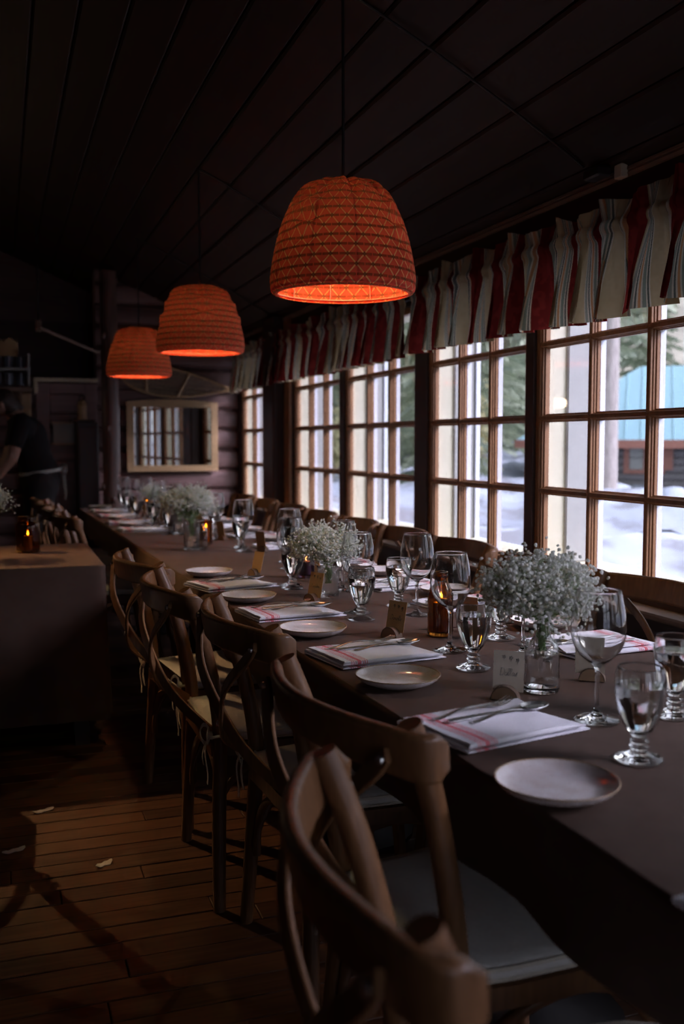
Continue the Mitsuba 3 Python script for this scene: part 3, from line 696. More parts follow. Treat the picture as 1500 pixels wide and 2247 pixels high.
chair(-.34, 3.56, 92, 'added cross-back chair at the small left table, unseen, shading the floor')  # unseen chair, added to shade the floor from the spotlight
chair(-.90, 3.58, 88, 'second added cross-back chair at the small left table, unseen, shading the floor')  # another unseen chair added so more of the floor stays dark

# ================================================================== tableware
def prep(m, b, smooth=40, **k): return ply(m, b, smooth=smooth, **k)
wine_prof = np.vstack([pchip([(0, 0), (.040, .0004), (.0415, .0012), (.0408, .0024), (.030, .0042), (.014, .0085), (.0065, .018), (.0042, .04), (.0038, .07), (.0042, .088), (.0075, .0985), (.020, .1075), (.0345, .121), (.0445, .141), (.0485, .163), (.0475, .187), (.0435, .212), (.0385, .235)], 64),
                       pchip([(.0374, .2353), (.0424, .212), (.0464, .187), (.0474, .163), (.0434, .1415), (.0334, .1225), (.019, .1100), (.008, .1045), (0, .1035)], 36)])
WINE = prep(lathe(wine_prof, 44), 'm_glass', True)
gob_out = [(0, 0), (.0365, .0005), (.0385, .0018), (.037, .0042), (.024, .009), (.0135, .014), (.0120, .0165), (.0155, .0195), (.0155, .0225), (.0115, .0255), (.0148, .0290), (.0148, .0315), (.0115, .0345), (.0120, .038), (.0185, .046), (.0275, .062), (.0355, .085), (.0395, .106), (.0400, .122), (.0375, .138), (.0350, .1475)]
gob_in = [(.0335, .1475), (.0358, .138), (.0380, .122), (.0374, .106), (.0334, .086), (.0255, .064), (.0165, .0500), (.008, .0455), (0, .0445)]
GOB = prep(lathe(np.vstack([pchip(gob_out, 76), pchip(gob_in, 36)]), 40), 'm_glass', True)
w_in = pchip(gob_in[::-1], 60); w_in = w_in[w_in[:, 1] < .121]
wz = w_in[-1, 1]
wp = np.vstack([[[0, .0448]], np.c_[np.maximum(w_in[1:, 0] - .0003, 0), w_in[1:, 1] + .0002], [[w_in[-1, 0] - .002, wz - .0006], [0, wz - .0006]]])
WATER = prep(lathe(wp, 40), 'm_water', 50)
plate_prof = np.vstack([pchip([(0, .0006), (.044, .0006), (.047, .0), (.050, .0004), (.060, .0032), (.075, .0095), (.0840, .0170), (.0872, .0212)], 34), pchip([(.0862, .0222), (.0836, .0198), (.0760, .0132), (.0600, .0068), (.0480, .0052), (0, .0048)], 26)])
PLATE = prep(lathe(plate_prof, 64), 'm_plate', True)
PLATERIM = prep(trimesh.creation.torus(.0868, .0013, major_sections=64, minor_sections=8).apply_translation([0, 0, .0216]), 'm_platerim', True)
def fork_mesh():
    p = spline([(0, 0, .004), (.03, 0, .0055), (.075, 0, .012), (.115, 0, .0085), (.135, 0, .006)], 30); p = p
    w = np.interp(np.linspace(0, 1, 30), [0, .08, .2, .6, .85, 1], [.0055, .0065, .005, .003, .003, .006])
    h = sweep(p, circ(1, 8), np.array([0, 0, 1.]), np.stack([w, np.full(30, .0014)], 1))
    hd = spline([(.133, 0, .006), (.145, 0, .0042), (.155, 0, .0042)], 8)
    hw = np.interp(np.linspace(0, 1, 8), [0, .5, 1], [.006, .0115, .0122]); head = sweep(hd, rrect(2, 2, .5), np.array([0, 0, 1.]), np.stack([hw, np.full(8, .0009)], 1))
    ms = [h, head]
    for yy in (-.0105, -.0035, .0035, .0105):
        t = spline([(.153, yy, .0042), (.175, yy * .97, .0065), (.196, yy * .93, .0125)], 10)
        ms.append(sweep(t, circ(1, 6), np.array([0, 0, 1.]), np.stack([np.linspace(.0019, .0011, 10), np.linspace(.001, .0007, 10)], 1)))
    return cat(*ms)
FORK = prep(fork_mesh(), 'm_steel', 50)
def spoon_mesh():
    p = spline([(0, 0, .004), (.03, 0, .0055), (.075, 0, .011), (.11, 0, .0085), (.128, 0, .0055)], 30)
    w = np.interp(np.linspace(0, 1, 30), [0, .08, .2, .7, 1], [.006, .007, .005, .003, .0036])
    h = sweep(p, circ(1, 8), np.array([0, 0, 1.]), np.stack([w, np.full(30, .0014)], 1))
    a = np.linspace(0, 2 * np.pi, 33)[:-1]; rows = []
    for g in np.linspace(0, 1, 9):
        rx, ry = .031 * g, .0205 * g * (1 - .12 * np.cos(a))
        rows.append(np.c_[.157 + rx * np.cos(a), ry * np.sin(a), .0012 + .0085 * g ** 2.2 + 0 * a])
    for g in np.linspace(1, 0, 9):
        rx, ry = .0318 * g, .0213 * g * (1 - .12 * np.cos(a))
        rows.append(np.c_[.157 + rx * np.cos(a), ry * np.sin(a), .0002 + .0085 * g ** 2.2 + 0 * a])
    v, f, _ = grid(np.array(rows), cv=True); b = tmesh(v, f); b.merge_vertices(); b.update_faces(b.nondegenerate_faces()); trimesh.repair.fix_normals(b)
    return cat(h, b)
SPOON = prep(spoon_mesh(), 'm_steel', 50)
def knife_mesh():
    p = np.array([(t, 0, .0042) for t in np.linspace(0, .225, 40)])
    w = np.interp(p[:, 0], [0, .005, .05, .098, .104, .112, .20, .225], [.004, .0068, .0062, .0058, .005, .0085, .0095, .003])
    th = np.interp(p[:, 0], [0, .1, .11, .225], [.0036, .003, .0011, .0008])
    return sweep(p, circ(1, 8), np.array([0, 0, 1.]), np.stack([w, th], 1))
KNIFE = prep(knife_mesh(), 'm_steel', 50)
def napkin_mesh(seed):
    rr = np.random.default_rng(seed)
    cl = [(-.094 + .188 * t, .0016) for t in np.linspace(0, 1, 14)] + [(.094 + .004 * math.sin(a), .0048 - .0032 * math.cos(a)) for a in np.linspace(.3, 2.84, 7)] + [(.094 - .186 * t, .0080) for t in np.linspace(0, 1, 14)] \
        + [(-.092 - .0035 * math.sin(a), .0112 - .0032 * math.cos(a)) for a in np.linspace(.3, 2.84, 7)] + [(-.092 + .178 * t, .0144 + .0006 * math.sin(5 * t)) for t in np.linspace(0, 1, 14)]
    ring = np.array(LineString(cl).buffer(.0013, cap_style=2).exterior.coords)[:-1]
    nx = 26; rows, uvs = [], []
    lev = np.clip((ring[:, 1] - .0048) / .0064, 0, 1); yy = (ring[:, 0] + .094) / .188
    xe = .262 - .016 * yy
    xe = np.where(ring[:, 1] < .0048, .272 - .030 * np.abs(yy - .12) ** .8, np.where(ring[:, 1] < .0112, .262 - .03 * np.abs(yy - .20), .190 + .078 * np.clip(yy, 0, .93)))
    x0 = .004 * (ring[:, 1] > .0112) + .002 * np.sin(yy * 9 + seed)
    for t in np.linspace(0, 1, nx):
        x = x0 + (xe - x0) * t
        dz = (meshkit.noise(np.stack([x * 22, ring[:, 0] * 18, np.full(len(x), seed * 1.7)], 1)) - .3) * .0028 * (ring[:, 1] / .0144)
        rows.append(np.c_[x, ring[:, 0] - .02 * x, ring[:, 1] + np.maximum(dz, -.0005)]); uvs.append(np.c_[x, ring[:, 0]])
    v, f, u = grid(np.array(rows), np.array(uvs), cv=True)
    b = MB().add(v, f, u)
    for kx, fl in ((0, 1), (nx - 1, 0)):     # end caps
        poly = Polygon(ring); vv, ff = trimesh.creation.triangulate_polygon(poly, engine='earcut')
        from scipy.spatial import cKDTree
        idx = cKDTree(ring).query(np.asarray(vv))[1]
        b.add(rows[kx][idx], ff if fl == 0 else ff[:, ::-1], uvs[kx][idx])
    m = b.tm(); return m, b.uv()
NAPS = []
for s in (1, 2, 3):
    m, u = napkin_mesh(s)
    sh = trimesh.graph.smooth_shade(m, angle=np.radians(40), facet_minarea=None) if False else m
    NAPS.append(ply(m, 'm_napkin', smooth=False, uv=u))
wob = random.Random(3)
def who(side, i): return f'{ORD[i]} {"near-side" if side == "L" else "window-side"}'
def napkin_set(x, y, deg, side, i, seen=True):
    rgt = 180 if side == 'R' else 0
    d = deg + rgt + wob.uniform(-1.5, 1.5)
    M = at(x, y, TZ, d) @ T().translate([-.132, 0, 0])
    k = thing('napkin', f'folded red-striped white napkin at the {who(side, i)} place from the camera', 'napkin', 'striped napkins on the long table'); scene[k] = {**NAPS[(i + (side == 'R')) % 3], 'to_world': M}
    for nm, S, xx, yy, dg, zz in (('knife', KNIFE, .045, .012, -1, .0160), ('fork', FORK, .032, .042, 6, .0155), ('spoon', SPOON, .075, -.008, 4, .0150)):
        k = thing(nm, f'steel {nm} on the {who(side, i)} napkin from the camera', nm, f'{nm}s on the napkins' if nm != 'knife' else 'knives on the napkins')
        scene[k] = {**S, 'to_world': M @ at(xx + wob.uniform(-.006, .006), yy + wob.uniform(-.004, .004), zz, dg + wob.uniform(-2.5, 2.5))}
Lnap = [(.815, .765, 6), (.800, 1.500, 11), (.812, 2.105, 8), (.780, 2.700, 6), (.742, 3.295, 12), (.745, 5.52, 2), (.735, 6.03, -2), (.735, 6.6, 2), (.730, 7.09, 0)]
Rnap = [(1.335, 2.02, 6), (1.318, 2.66, 4), (1.275, 3.095, 6), (1.272, 3.72, 3), (1.250, 4.42, 4), (1.235, 4.96, 2), (1.225, 5.60, 0), (1.215, 6.2, 3), (1.205, 6.8, 0)]
for i, a in enumerate(Lnap): napkin_set(*a, 'L', i)
for i, a in enumerate(Rnap): napkin_set(*a, 'R', i)
def plate(x, y, side, i):
    k = thing('side_plate', f'pale side plate with brown rim, {ORD[i]} from the camera along the {"near" if side == "L" else "window"} table edge', 'plate', 'side plates on the long table')
    M = at(x, y, TZ + .0002, wob.uniform(0, 360)); scene[k + '__dish'] = {**PLATE, 'to_world': M}; put(k + '__rim', PLATERIM, M, label='brown glazed rim')
for i, a in enumerate([(.733, 1.182), (.760, 1.835), (.752, 2.39), (.722, 2.965), (.722, 3.575), (.725, 5.80), (.715, 6.32), (.705, 6.86), (.690, 7.42)]): plate(*a, 'L', i)
for i, a in enumerate([(1.368, 2.29), (1.365, 2.885), (1.335, 3.40), (1.315, 4.03), (1.290, 4.72), (1.280, 5.29), (1.270, 5.92), (1.255, 6.5), (1.245, 7.1)]): plate(*a, 'R', i)
def wine(x, y, side, i):
    k = thing('wine_glass', f'empty stemmed wine glass, {ORD[i]} from the camera in the {"near-side" if side == "L" else "window-side"} row', 'wine glass', 'wine glasses on the long table')
    scene[k] = {**WINE, 'to_world': at(x, y, TZ)}
for i, a in enumerate([(.997, 1.478), (1.003, 2.099), (.970, 2.651), (.940, 3.244), (.905, 5.30), (.885, 5.84), (.880, 6.36), (.865, 6.9), (.850, 7.32)]): wine(*a, 'L', i)
for i, a in enumerate([(1.138, 1.99), (1.118, 2.56), (1.070, 3.067), (1.062, 3.679), (1.033, 4.33), (1.030, 4.925), (1.04, 5.55), (1.025, 6.1), (1.01, 6.66), (1.0, 7.2)]): wine(*a, 'R', i)
def goblet(x, y, side, i):
    k = thing('water_goblet', f'short-stemmed goblet of water, {ORD[i]} from the camera in the {"near-side" if side == "L" else "window-side"} row', 'goblet', 'water goblets on the long table')
    M = at(x, y, TZ); scene[k + '__glass'] = {**GOB, 'to_world': M}; put(k + '__water', WATER, M, label='clear water')
for i, a in enumerate([(.935, 1.270), (.971, 1.912), (.943, 2.545), (.923, 3.161), (.847, 5.248), (.836, 5.72), (.806, 6.26), (.82, 6.8), (.83, 7.2)]): goblet(*a, 'L', i)
for i, a in enumerate([(1.148, 1.457), (1.186, 2.185), (1.128, 2.721), (1.13, 3.26), (1.105, 3.86), (1.052, 4.464), (1.100, 5.271), (1.08, 5.8), (1.07, 6.35), (1.06, 6.95)]): goblet(*a, 'R', i)

# ---- place cards in half-round log slices; the lettering is drawn in strokes
LET = {'D': (.62, [[(.05, 0), (.10, .95)], [(.02, .93), (.30, .97), (.55, .75), (.58, .42), (.40, .10), (.03, .02)]]),
       'L': (.52, [[(.12, .97), (.08, .5), (.06, .03), (.25, .02), (.46, .07)]]),
       'a': (.46, [[(.36, .38), (.22, .46), (.07, .34), (.06, .12), (.18, .01), (.32, .14), (.37, .42), (.36, .10), (.46, .03)]]),
       'l': (.26, [[(0, .08), (.14, .55), (.16, .92), (.08, .95), (.06, .4), (.12, .04), (.26, .06)]]),
       's': (.36, [[(0, .04), (.18, .44), (.16, .26), (.26, .14), (.16, .0), (.03, .05)]]),
       'n': (.46, [[(.02, .42), (.05, .02), (.14, .36), (.28, .43), (.33, .25), (.33, .05), (.46, .03)]]),
       'i': (.22, [[(.04, .42), (.05, .10), (.12, .02), (.22, .06)], [(.05, .60), (.07, .64)]]),
       'e': (.38, [[(0, .12), (.22, .26), (.26, .40), (.14, .45), (.05, .25), (.12, .03), (.36, .07)]]),
       'c': (.38, [[(.30, .38), (.18, .45), (.05, .24), (.14, .02), (.36, .07)]]),
       'h': (.46, [[(.10, .96), (.05, .45), (.04, .02), (.14, .36), (.28, .42), (.33, .22), (.33, .04), (.46, .04)]])}
def writing(word, h):
    mb = MB(); x = 0
    for ch in word:
        w, st = LET[ch]
        for s in st:
            q = np.array([(x + a + .18 * b, b) for a, b in s]); q = spline(np.c_[q, np.zeros(len(q))], max(4, len(s) * 4)) if len(s) > 2 else np.c_[q, np.zeros(len(q))]
            mb.mesh(sweep(q * h, rrect(.052 * h, .0003, .0001), np.array([0, 0, 1.])))
        x += w
    m = mb.tm(); m.apply_translation([-x * h / 2, 0, 0]); return m
CW, CHh = .060, .078
hs = np.array([(.027 * math.cos(t), .027 * math.sin(t)) for t in np.linspace(0, math.pi, 22)])
slice_ = trimesh.creation.extrude_polygon(Polygon(np.vstack([hs * .93, [[-.025, .0], ]])), .024, engine='earcut'); bark_ = trimesh.creation.extrude_polygon(Polygon(np.vstack([hs, (hs * .93)[::-1]])), .0236, engine='earcut')
STAND = np.array([[1, 0, 0, 0], [0, 0, -1, .012], [0, 1, 0, 0], [0, 0, 0, 1.]])
SLICE, BARK = ply(moved(slice_, STAND), 'm_slice'), ply(moved(bark_, STAND), 'm_bark')
def card(x, y, deg, text, htext, word=None, pale=False, tiltd=8, group=None):
    """deg: heading of the written face."""
    M = at(x, y, TZ + .0003, deg + 90)
    k = thing('card_holder', htext, 'place card holder', group); scene[k + '__wood'] = {**SLICE, 'to_world': M}; put(k + '__bark', BARK, M, label='rough bark rim')
    k = thing('place_card', text, 'place card', group)
    C = M @ T().translate([.004, .0055, .014]).rotate([1, 0, 0], -tiltd)
    scene[k + '__paper'] = ply(box(-CW / 2, CW / 2, -.0004, .0004, 0, CHh), 'm_palecard' if pale else 'm_kraft', to_world=C)
    UP = T([[1, 0, 0, 0], [0, 0, -1, -.0006], [0, 1, 0, 0], [0, 0, 0, 1]])
    if word:
        put(k + '__name', ply(writing(word, .0145 if len(word) < 7 else .0125), 'm_ink'), C @ UP @ T().translate([0, .030, 0]), label=f'handwritten name {word}')
        sp = MB()
        for fx, fz in ((-.010, .066), (.004, .065), (.017, .061)):
            for a in range(5): sp.mesh(trimesh.creation.cylinder(.0017, .0003, sections=7).apply_scale([1, .62, 1]).apply_transform(trimesh.transformations.rotation_matrix(a * 1.256, [0, 0, 1])).apply_translation([fx + .0025 * math.cos(a * 1.256), fz + .0025 * math.sin(a * 1.256), 0]))
            sp.mesh(box(fx - .0003, fx + .0003, fz - .008, fz - .002, -.0001, .0002))
        put(k + '__sprig', ply(sp.tm(), 'm_ink'), C @ UP, label='printed sprig of small flowers')
card(.912, 1.66, 230, 'pale place card reading Dallas in front of the ribbed bottle vase', 'half-round log slice holding the Dallas place card', 'Dallas', True)
card(.930, 2.289, 206, 'brown paper place card reading Danielle beside the amber jar', 'half-round log slice holding the Danielle place card', 'Danielle', tiltd=12)
card(.903, 2.882, 205, 'brown paper place card reading Lachlan beside the diamond-cut vase', 'half-round log slice holding the Lachlan place card', 'Lachlan', tiltd=12)
card(.876, 3.510, 200, 'narrow-looking brown place card, fourth on the near side of the table', 'log slice under the fourth place card on the near side', None, tiltd=14)
for i, (x, y) in enumerate([(.905, 5.42), (.893, 5.93), (.885, 6.5), (.875, 7.05)]): card(x, y, 200 + 5 * (i % 2), f'brown place card in the distant near-side row, {ORD[i]} of four', f'log slice under the {ORD[i]} of four distant near-side place cards')
card(1.157, 1.735, 52, 'pale place card facing the window, behind the nearest wine glass', 'pale log slice seen behind the nearest wine glass stem', None, True)
for i, (x, y) in enumerate([(1.165, 2.30), (1.135, 3.555), (1.112, 4.283), (1.055, 4.868), (1.06, 5.45), (1.05, 6.05), (1.04, 6.6)]): card(x, y, 28 - 6 * (i % 2), f'brown place card turned to the window, {ORD[i + 1]} along the window side', f'log slice under the {ORD[i + 1]} window-side place card')

# ---- vases and baby's breath
def vase(x, y, prof_o, prof_i, water, text, mod=None, b='m_glass', n=72):
    k = thing('vase', text, 'vase'); M = at(x, y, TZ)
    po, pi_ = pchip(prof_o, 60), pchip(prof_i, 30); no = len(po)
    md = None if mod is None else (lambda a, z, j: np.where(j < no, mod(a, z), 1.0))
    scene[k + '__glass'] = ply(lathe(np.vstack([po, pi_]), n, md), b, smooth=True, to_world=M)
    if water:
        w = pchip(prof_i[::-1], 60); w = w[w[:, 1] < water]; zt = w[-1, 1]
        wp = np.vstack([[[0, w[0, 1] + .0003]], np.c_[np.maximum(w[1:, 0] - .0003, 0), w[1:, 1] + .0003], [[0, zt + .0003]]])
        put(k + '__water', ply(lathe(wp, 36), 'm_water', smooth=50, to_world=M), label='water')
ribs = lambda nn, d, z0, z1: (lambda a, z: 1 + d * np.cos(nn * a) * ((z > z0) & (z < z1)))
bot_o = [(0, .001), (.032, .0), (.0352, .004), (.0352, .030), (.0335, .034), (.0335, .080), (.0305, .094), (.020, .106), (.0165, .112), (.0165, .130), (.0185, .134), (.0182, .138)]
bot_i = [(.0155, .138), (.0138, .130), (.0138, .112), (.018, .103), (.0275, .092), (.0305, .080), (.0305, .034), (.0305, .012), (0, .009)]
vase(1.012, 1.693, bot_o, bot_i, .078, 'ribbed clear glass bottle vase nearest the camera, holding white flowers', ribs(30, .020, .033, .092))
cy_o = lambda r, h: [(0, .001), (r - .003, 0), (r, .004), (r, h * .5), (r, h - .003), (r - .001, h)]
cy_i = lambda r, h: [(r - .0028, h), (r - .0030, h - .004), (r - .0032, h * .5), (r - .0035, .012), (r - .008, .009), (0, .009)]
vase(.985, 2.968, cy_o(.0345, .098), cy_i(.0345, .098), .055, 'clear cut-glass cylinder vase with a diamond pattern beside the Lachlan card', lambda a, z: 1 + .022 * (np.abs(((a * 12 / 6.283 + z / .024) % 1) - .5) < .10) + .022 * (np.abs(((a * 12 / 6.283 - z / .024) % 1) - .5) < .10), n=144)
vase(.822, 4.464, cy_o(.0370, .118), cy_i(.0370, .118), .075, 'ribbed clear glass tumbler vase at the middle of the table with tall white flowers', ribs(34, .016, .006, .11), n=136)
vase(.868, 4.500, bot_o, bot_i, 0, 'small empty clear bottle beside the amber candle jar')
vase(.893, 5.200, cy_o(.036, .125), cy_i(.036, .125), .06, 'fluted clear glass holder with brownish flowers, behind the middle vase', ribs(24, .02, .006, .12), n=96)
vase(.895, 6.18, bot_o, bot_i, .07, 'farthest clear bottle vase, lost among the distant glasses', ribs(30, .02, .033, .092))
vase(-.13, 4.42, bot_o, bot_i, .07, 'clear bottle vase on the small left table beyond the photograph edge', ribs(30, .02, .033, .092))
ico = trimesh.creation.icosphere(subdivisions=0, radius=1)
def bouquet(x, y, neck, c, rad, ncl, text, seed, size=1.42):
    rr = np.random.default_rng(seed); k = thing('flower_bunch', text, 'flowers')
    c = np.array(c); neckp = np.array([x, y, TZ + neck]); heads, stems, buds = MB(), MB(), MB()
    for q in range(ncl):
        d = rr.normal(size=3); d[2] = abs(d[2]) * 1.0 - .45; d /= np.linalg.norm(d)
        ct = np.array([x, y, TZ]) + c + d * np.array(rad) * rr.uniform(.55, 1.0) * (1 + .10 * rr.normal())
        st = np.array([neckp + [rr.uniform(-.010, .010), rr.uniform(-.010, .010), -.055], neckp + [rr.uniform(-.009, .009), rr.uniform(-.009, .009), 0], (neckp + ct) / 2 + rr.normal(size=3) * .006, ct])
        if q % 5: st = np.vstack([(neckp * .45 + (np.array([x, y, TZ]) + c) * .55) + rr.normal(size=3) * .012, st[2] * .4 + ct * .6, ct])
        stems.mesh(tube(spline(st, 7), .0007, 3, cap=False))
        for b in range(int(rr.uniform(9, 17))):
            p = ct + rr.normal(size=3) * .0135
            s = rr.uniform(.0021, .0036) * size
            v = ico.vertices * (1 + .35 * (rr.random((12, 1)) - .5)) * s * np.array([1, 1, .75])
            a = rr.normal(size=3); v = trimesh.transform_points(v, trimesh.transformations.rotation_matrix(rr.uniform(0, 6), a / np.linalg.norm(a))) + p
            (heads if rr.random() < .84 else buds).add(v, ico.faces)
            if b % 4 == 0:
                m_ = (ct + p) / 2 + [0, 0, -.004]; o = np.array([[.0004, 0, 0], [-.0002, .00035, 0], [-.0002, -.00035, 0]])
                root = ct - (ct - neckp) * .12
                stems.add(np.vstack([root + o, p + o]), [[0, 1, 4], [0, 4, 3], [1, 2, 5], [1, 5, 4], [2, 0, 3], [2, 3, 5]])
    put(k + '__blossoms', ply(heads.tm(), 'm_petal'), label='tiny white blossoms', kind='stuff')
    put(k + '__buds', ply(buds.tm(), 'm_bud'), label='cream buds', kind='stuff')
    put(k + '__stems', ply(stems.tm(), 'm_stem'), label='thin green stems', kind='stuff')
bouquet(1.012, 1.693, .137, (-.003, .005, .195), (.108, .108, .082), 300, "big round bunch of white baby's breath nearest the camera", 1)
bouquet(.985, 2.968, .098, (-.008, .005, .158), (.105, .105, .070), 240, "bunch of baby's breath in the diamond-cut vase beside the Lachlan card", 2)
bouquet(.822, 4.464, .118, (-.010, .01, .212), (.118, .118, .080), 230, "tall loose bunch of baby's breath in the ribbed tumbler at mid-table", 3)
bouquet(.893, 5.200, .125, (-.02, 0, .185), (.070, .070, .050), 80, "brownish bunch of baby's breath behind the mid-table bunch", 4)
bouquet(.895, 6.18, .137, (-.01, 0, .175), (.065, .065, .045), 60, "faint distant bunch of baby's breath among the far glasses", 5)
bouquet(-.13, 4.42, .137, (.055, .0, .255), (.115, .115, .085), 140, "baby's breath cut off by the left edge of the photograph", 6)

# ---- candles in jars
def candle_jar(x, y, prof_o, prof_i, b, text, ctext, ch, mod=None, flame=True, lid=None):
    k = thing('candle_jar', text, 'candle jar'); M = at(x, y, TZ)
    scene[k] = ply(lathe(np.vstack([pchip(prof_o, 60), pchip(prof_i, 30)]), 48), b, smooth=60, to_world=M)
    k = thing('candle', ctext, 'candle'); r = min(.018, prof_i[-2][0] - .006)
    z0 = .0105
    scene[k + '__wax'] = ply(lathe([(0, z0), (r, z0), (r, ch), (r * .9, ch + .001), (r * .5, ch - .002), (0, ch - .002)], 24), 'm_wax', smooth=40, to_world=M)
    put(k + '__wick', ply(tube(np.array([[0, 0, ch - .003], [0, 0, ch + .006]]), .0008, 6), 'm_black', to_world=M))
    f = ply(lathe(pchip([(0, ch + .003), (.0034, ch + .006), (.0042, ch + .010), (.0028, ch + .017), (.0010, ch + .022), (0, ch + .025)], 18), 14), None, smooth=True, to_world=M)
    f['emitter'] = {'type': 'area', 'radiance': rgb(FLAME)}
    put(k + '__flame', f, label='small orange flame')
amb_o = [(0, .001), (.027, 0), (.0325, .006), (.033, .02), (.033, .085), (.0325, .0865), (.0335, .089), (.0325, .0915), (.0335, .094), (.0325, .0965), (.0335, .099), (.032, .104), (.027, .122), (.020, .138), (.0185, .146), (.0200, .149), (.0185, .152), (.0200, .155), (.0185, .158), (.0190, .165)]
amb_i = [(.0165, .165), (.0160, .146), (.018, .137), (.0245, .121), (.0295, .103), (.030, .085), (.030, .02), (.029, .010), (0, .0095)]
candle_jar(1.058, 2.272, amb_o, amb_i, 'm_amber', 'ridged amber glass bottle jar behind the second wine glass', 'lit candle glowing inside the ridged amber bottle jar', .085)
candle_jar(.931, 4.678, cy_o(.030, .118), cy_i(.030, .118), 'm_amber', 'straight amber glass candle jar beside the mid-table flowers', 'lit candle inside the straight amber jar at mid-table', .078)
candle_jar(1.049, 3.411, cy_o(.031, .100), cy_i(.031, .100), 'm_smoke', 'dark smoky glass candle jar behind the diamond-cut vase', 'lit candle inside the smoky jar behind the diamond-cut vase', .060)
candle_jar(.955, 5.68, cy_o(.030, .110), cy_i(.030, .110), 'm_amber', 'amber candle jar among the distant glasses, nearer of two', 'lit candle in the nearer distant amber jar', .070)
candle_jar(.92, 6.62, cy_o(.030, .110), cy_i(.030, .110), 'm_amber', 'amber candle jar among the distant glasses, farthest of all', 'lit candle in the farthest amber jar', .070)
mj_o = [(0, .001), (.046, 0), (.0525, .006), (.053, .02), (.053, .115), (.049, .132), (.041, .142), (.0405, .146), (.0425, .148), (.0405, .151), (.0425, .154), (.0405, .157), (.0415, .163)]
mj_i = [(.0385, .163), (.038, .146), (.0385, .141), (.0455, .131), (.0495, .114), (.0495, .02), (.048, .011), (0, .0095)]
candle_jar(.108, 4.60, mj_o, mj_i, 'm_amber', 'wide brown preserving jar with a candle on the small left table', 'lit candle inside the brown preserving jar at the left', .075)

# ================================================================== things on the floor and at the far left
def floor_petal(x, y, deg, text, s, seed):
    rr = np.random.default_rng(seed); a = np.linspace(0, 2 * np.pi, 21)[:-1]
    rad = 1 + .35 * np.sin(2 * a + seed) + .15 * np.sin(3 * a + 2 * seed) + rr.uniform(-.12, .12, 20); rows = []
    for z0 in (0, .0012):
        for g in np.linspace(0, 1, 6):
            gx, gy = s * g * rad * np.cos(a), s * .62 * g * rad * np.sin(a)
            rows.append(np.c_[gx, gy, .0006 + z0 + .006 * g * g * np.maximum(0, np.sin(2 * a + seed))])
    rows = rows[:6] + rows[6:][::-1]
    v, f, _ = grid(np.array(rows), cv=True); m = tmesh(v, f); m.merge_vertices(); m.update_faces(m.nondegenerate_faces()); trimesh.repair.fix_normals(m)
    k = thing('fallen_leaf', text, 'leaf'); scene[k] = ply(m, 'm_cushion', smooth=True, to_world=at(x, y, .001, deg))
floor_petal(.106, 3.386, 10, 'pale dry scrap lying in the lamplit patch of floor', .027, 1)
floor_petal(.011, 3.079, 30, 'pale dry scrap on the floor at the left edge of the photograph', .028, 2)
floor_petal(.262, 2.892, 60, 'pale dry scrap on the floor nearest the chair legs', .025, 3)
# crate of upturned tumblers with paper bags on top, on a shelf
k = thing('wall_shelf', 'dim wooden shelf left of the door, carrying a crate of glasses', 'shelf')
scene[k + '__board'] = ply(box(-.75, .235, FY - .42, FY - .02, 1.62, 1.65, .004), 'm_shelf')
for xx in (-.6, .15): put(k + '__bracket', ply(tube(spline([(xx, FY - .36, 1.615), (xx, FY - .2, 1.55), (xx, FY - .03, 1.42)], 10), .012, 8), 'm_shelf', smooth=40))
put(k + '__upright', ply(box(.16, .235, FY - .06, FY - .02, .2, 1.618, .006), 'm_oak'), label='pale upright board')
k = thing('glass_crate', 'grey tiered crate on the dim shelf at the left, holding tumblers', 'crate')
scene[k + '__tray'] = ply(box(-.45, .225, FY - .36, FY - .06, 1.651, 1.671, .004), 'm_greypaint'); put(k + '__tray', ply(box(-.45, .225, FY - .36, FY - .06, 1.775, 1.795, .004), 'm_greypaint'))
for xx in (-.445, .205): put(k + '__end', ply(box(xx, xx + .018, FY - .35, FY - .07, 1.671, 1.9, .003), 'm_greypaint'))
TUM = ply(lathe([(0, 0), (.030, 0), (.034, .085), (.031, .085), (.0275, .006), (0, .006)], 20), 'm_darkglass', smooth=40)
for r in range(2):
    for i in range(6):
        k = thing('tumbler', f'tumbler in the {["lower", "upper"][r]} tier of the dim crate, {ORD[i]} from the right', 'tumbler', 'tumblers in the dim crate'); scene[k] = {**TUM, 'to_world': at(.16 - i * .085, FY - .24, (1.672, 1.796)[r])}
def bag(x, y, z, w, h, text, seed):
    a = np.linspace(0, 2 * np.pi, 29)[:-1]; rows = []
    for t in np.linspace(0, 1, 9):
        rr = w * (1 + .12 * math.sin(3 * t)) / np.maximum(np.abs(np.cos(a)), np.abs(np.sin(a)) * 1.5) ** .8
        rows.append(np.c_[x + rr * np.cos(a) * .9, y + rr * np.sin(a) * .6, z + h * t + (.035 * np.abs(np.sin(2 * a + seed)) if t == 1 else 0) + 0 * a])
    rows.insert(0, np.c_[np.full(28, x), np.full(28, y), np.full(28, z)])
    v, f, _ = grid(np.array(rows), cv=True); k = thing('paper_bag', text, 'paper bag'); scene[k] = ply(tmesh(v, f), 'm_kraft', smooth=40)
bag(.07, FY - .22, 1.885, .075, .10, 'crumpled brown paper bag on the dim crate, right one', 1)
bag(-.16, FY - .22, 1.885, .06, .07, 'crumpled brown paper bag on the dim crate, left one', 2)
k = thing('wall_sconce', 'tall lit lantern on the dark wall left of the photograph, mirrored in the window', 'lamp')
scene[k + '__back'] = ply(box(-1.12, -.92, FY - .05, FY - .03, 1.48, 1.76, .004), 'm_black')
b = ply(box(-1.085, -.935, FY - .16, FY - .07, 1.56, 1.64, .02), None); b['emitter'] = {'type': 'area', 'radiance': rgb([13.0, 9.0, 5.5])}; put(k + '__shade', b, label='glowing frosted shade')
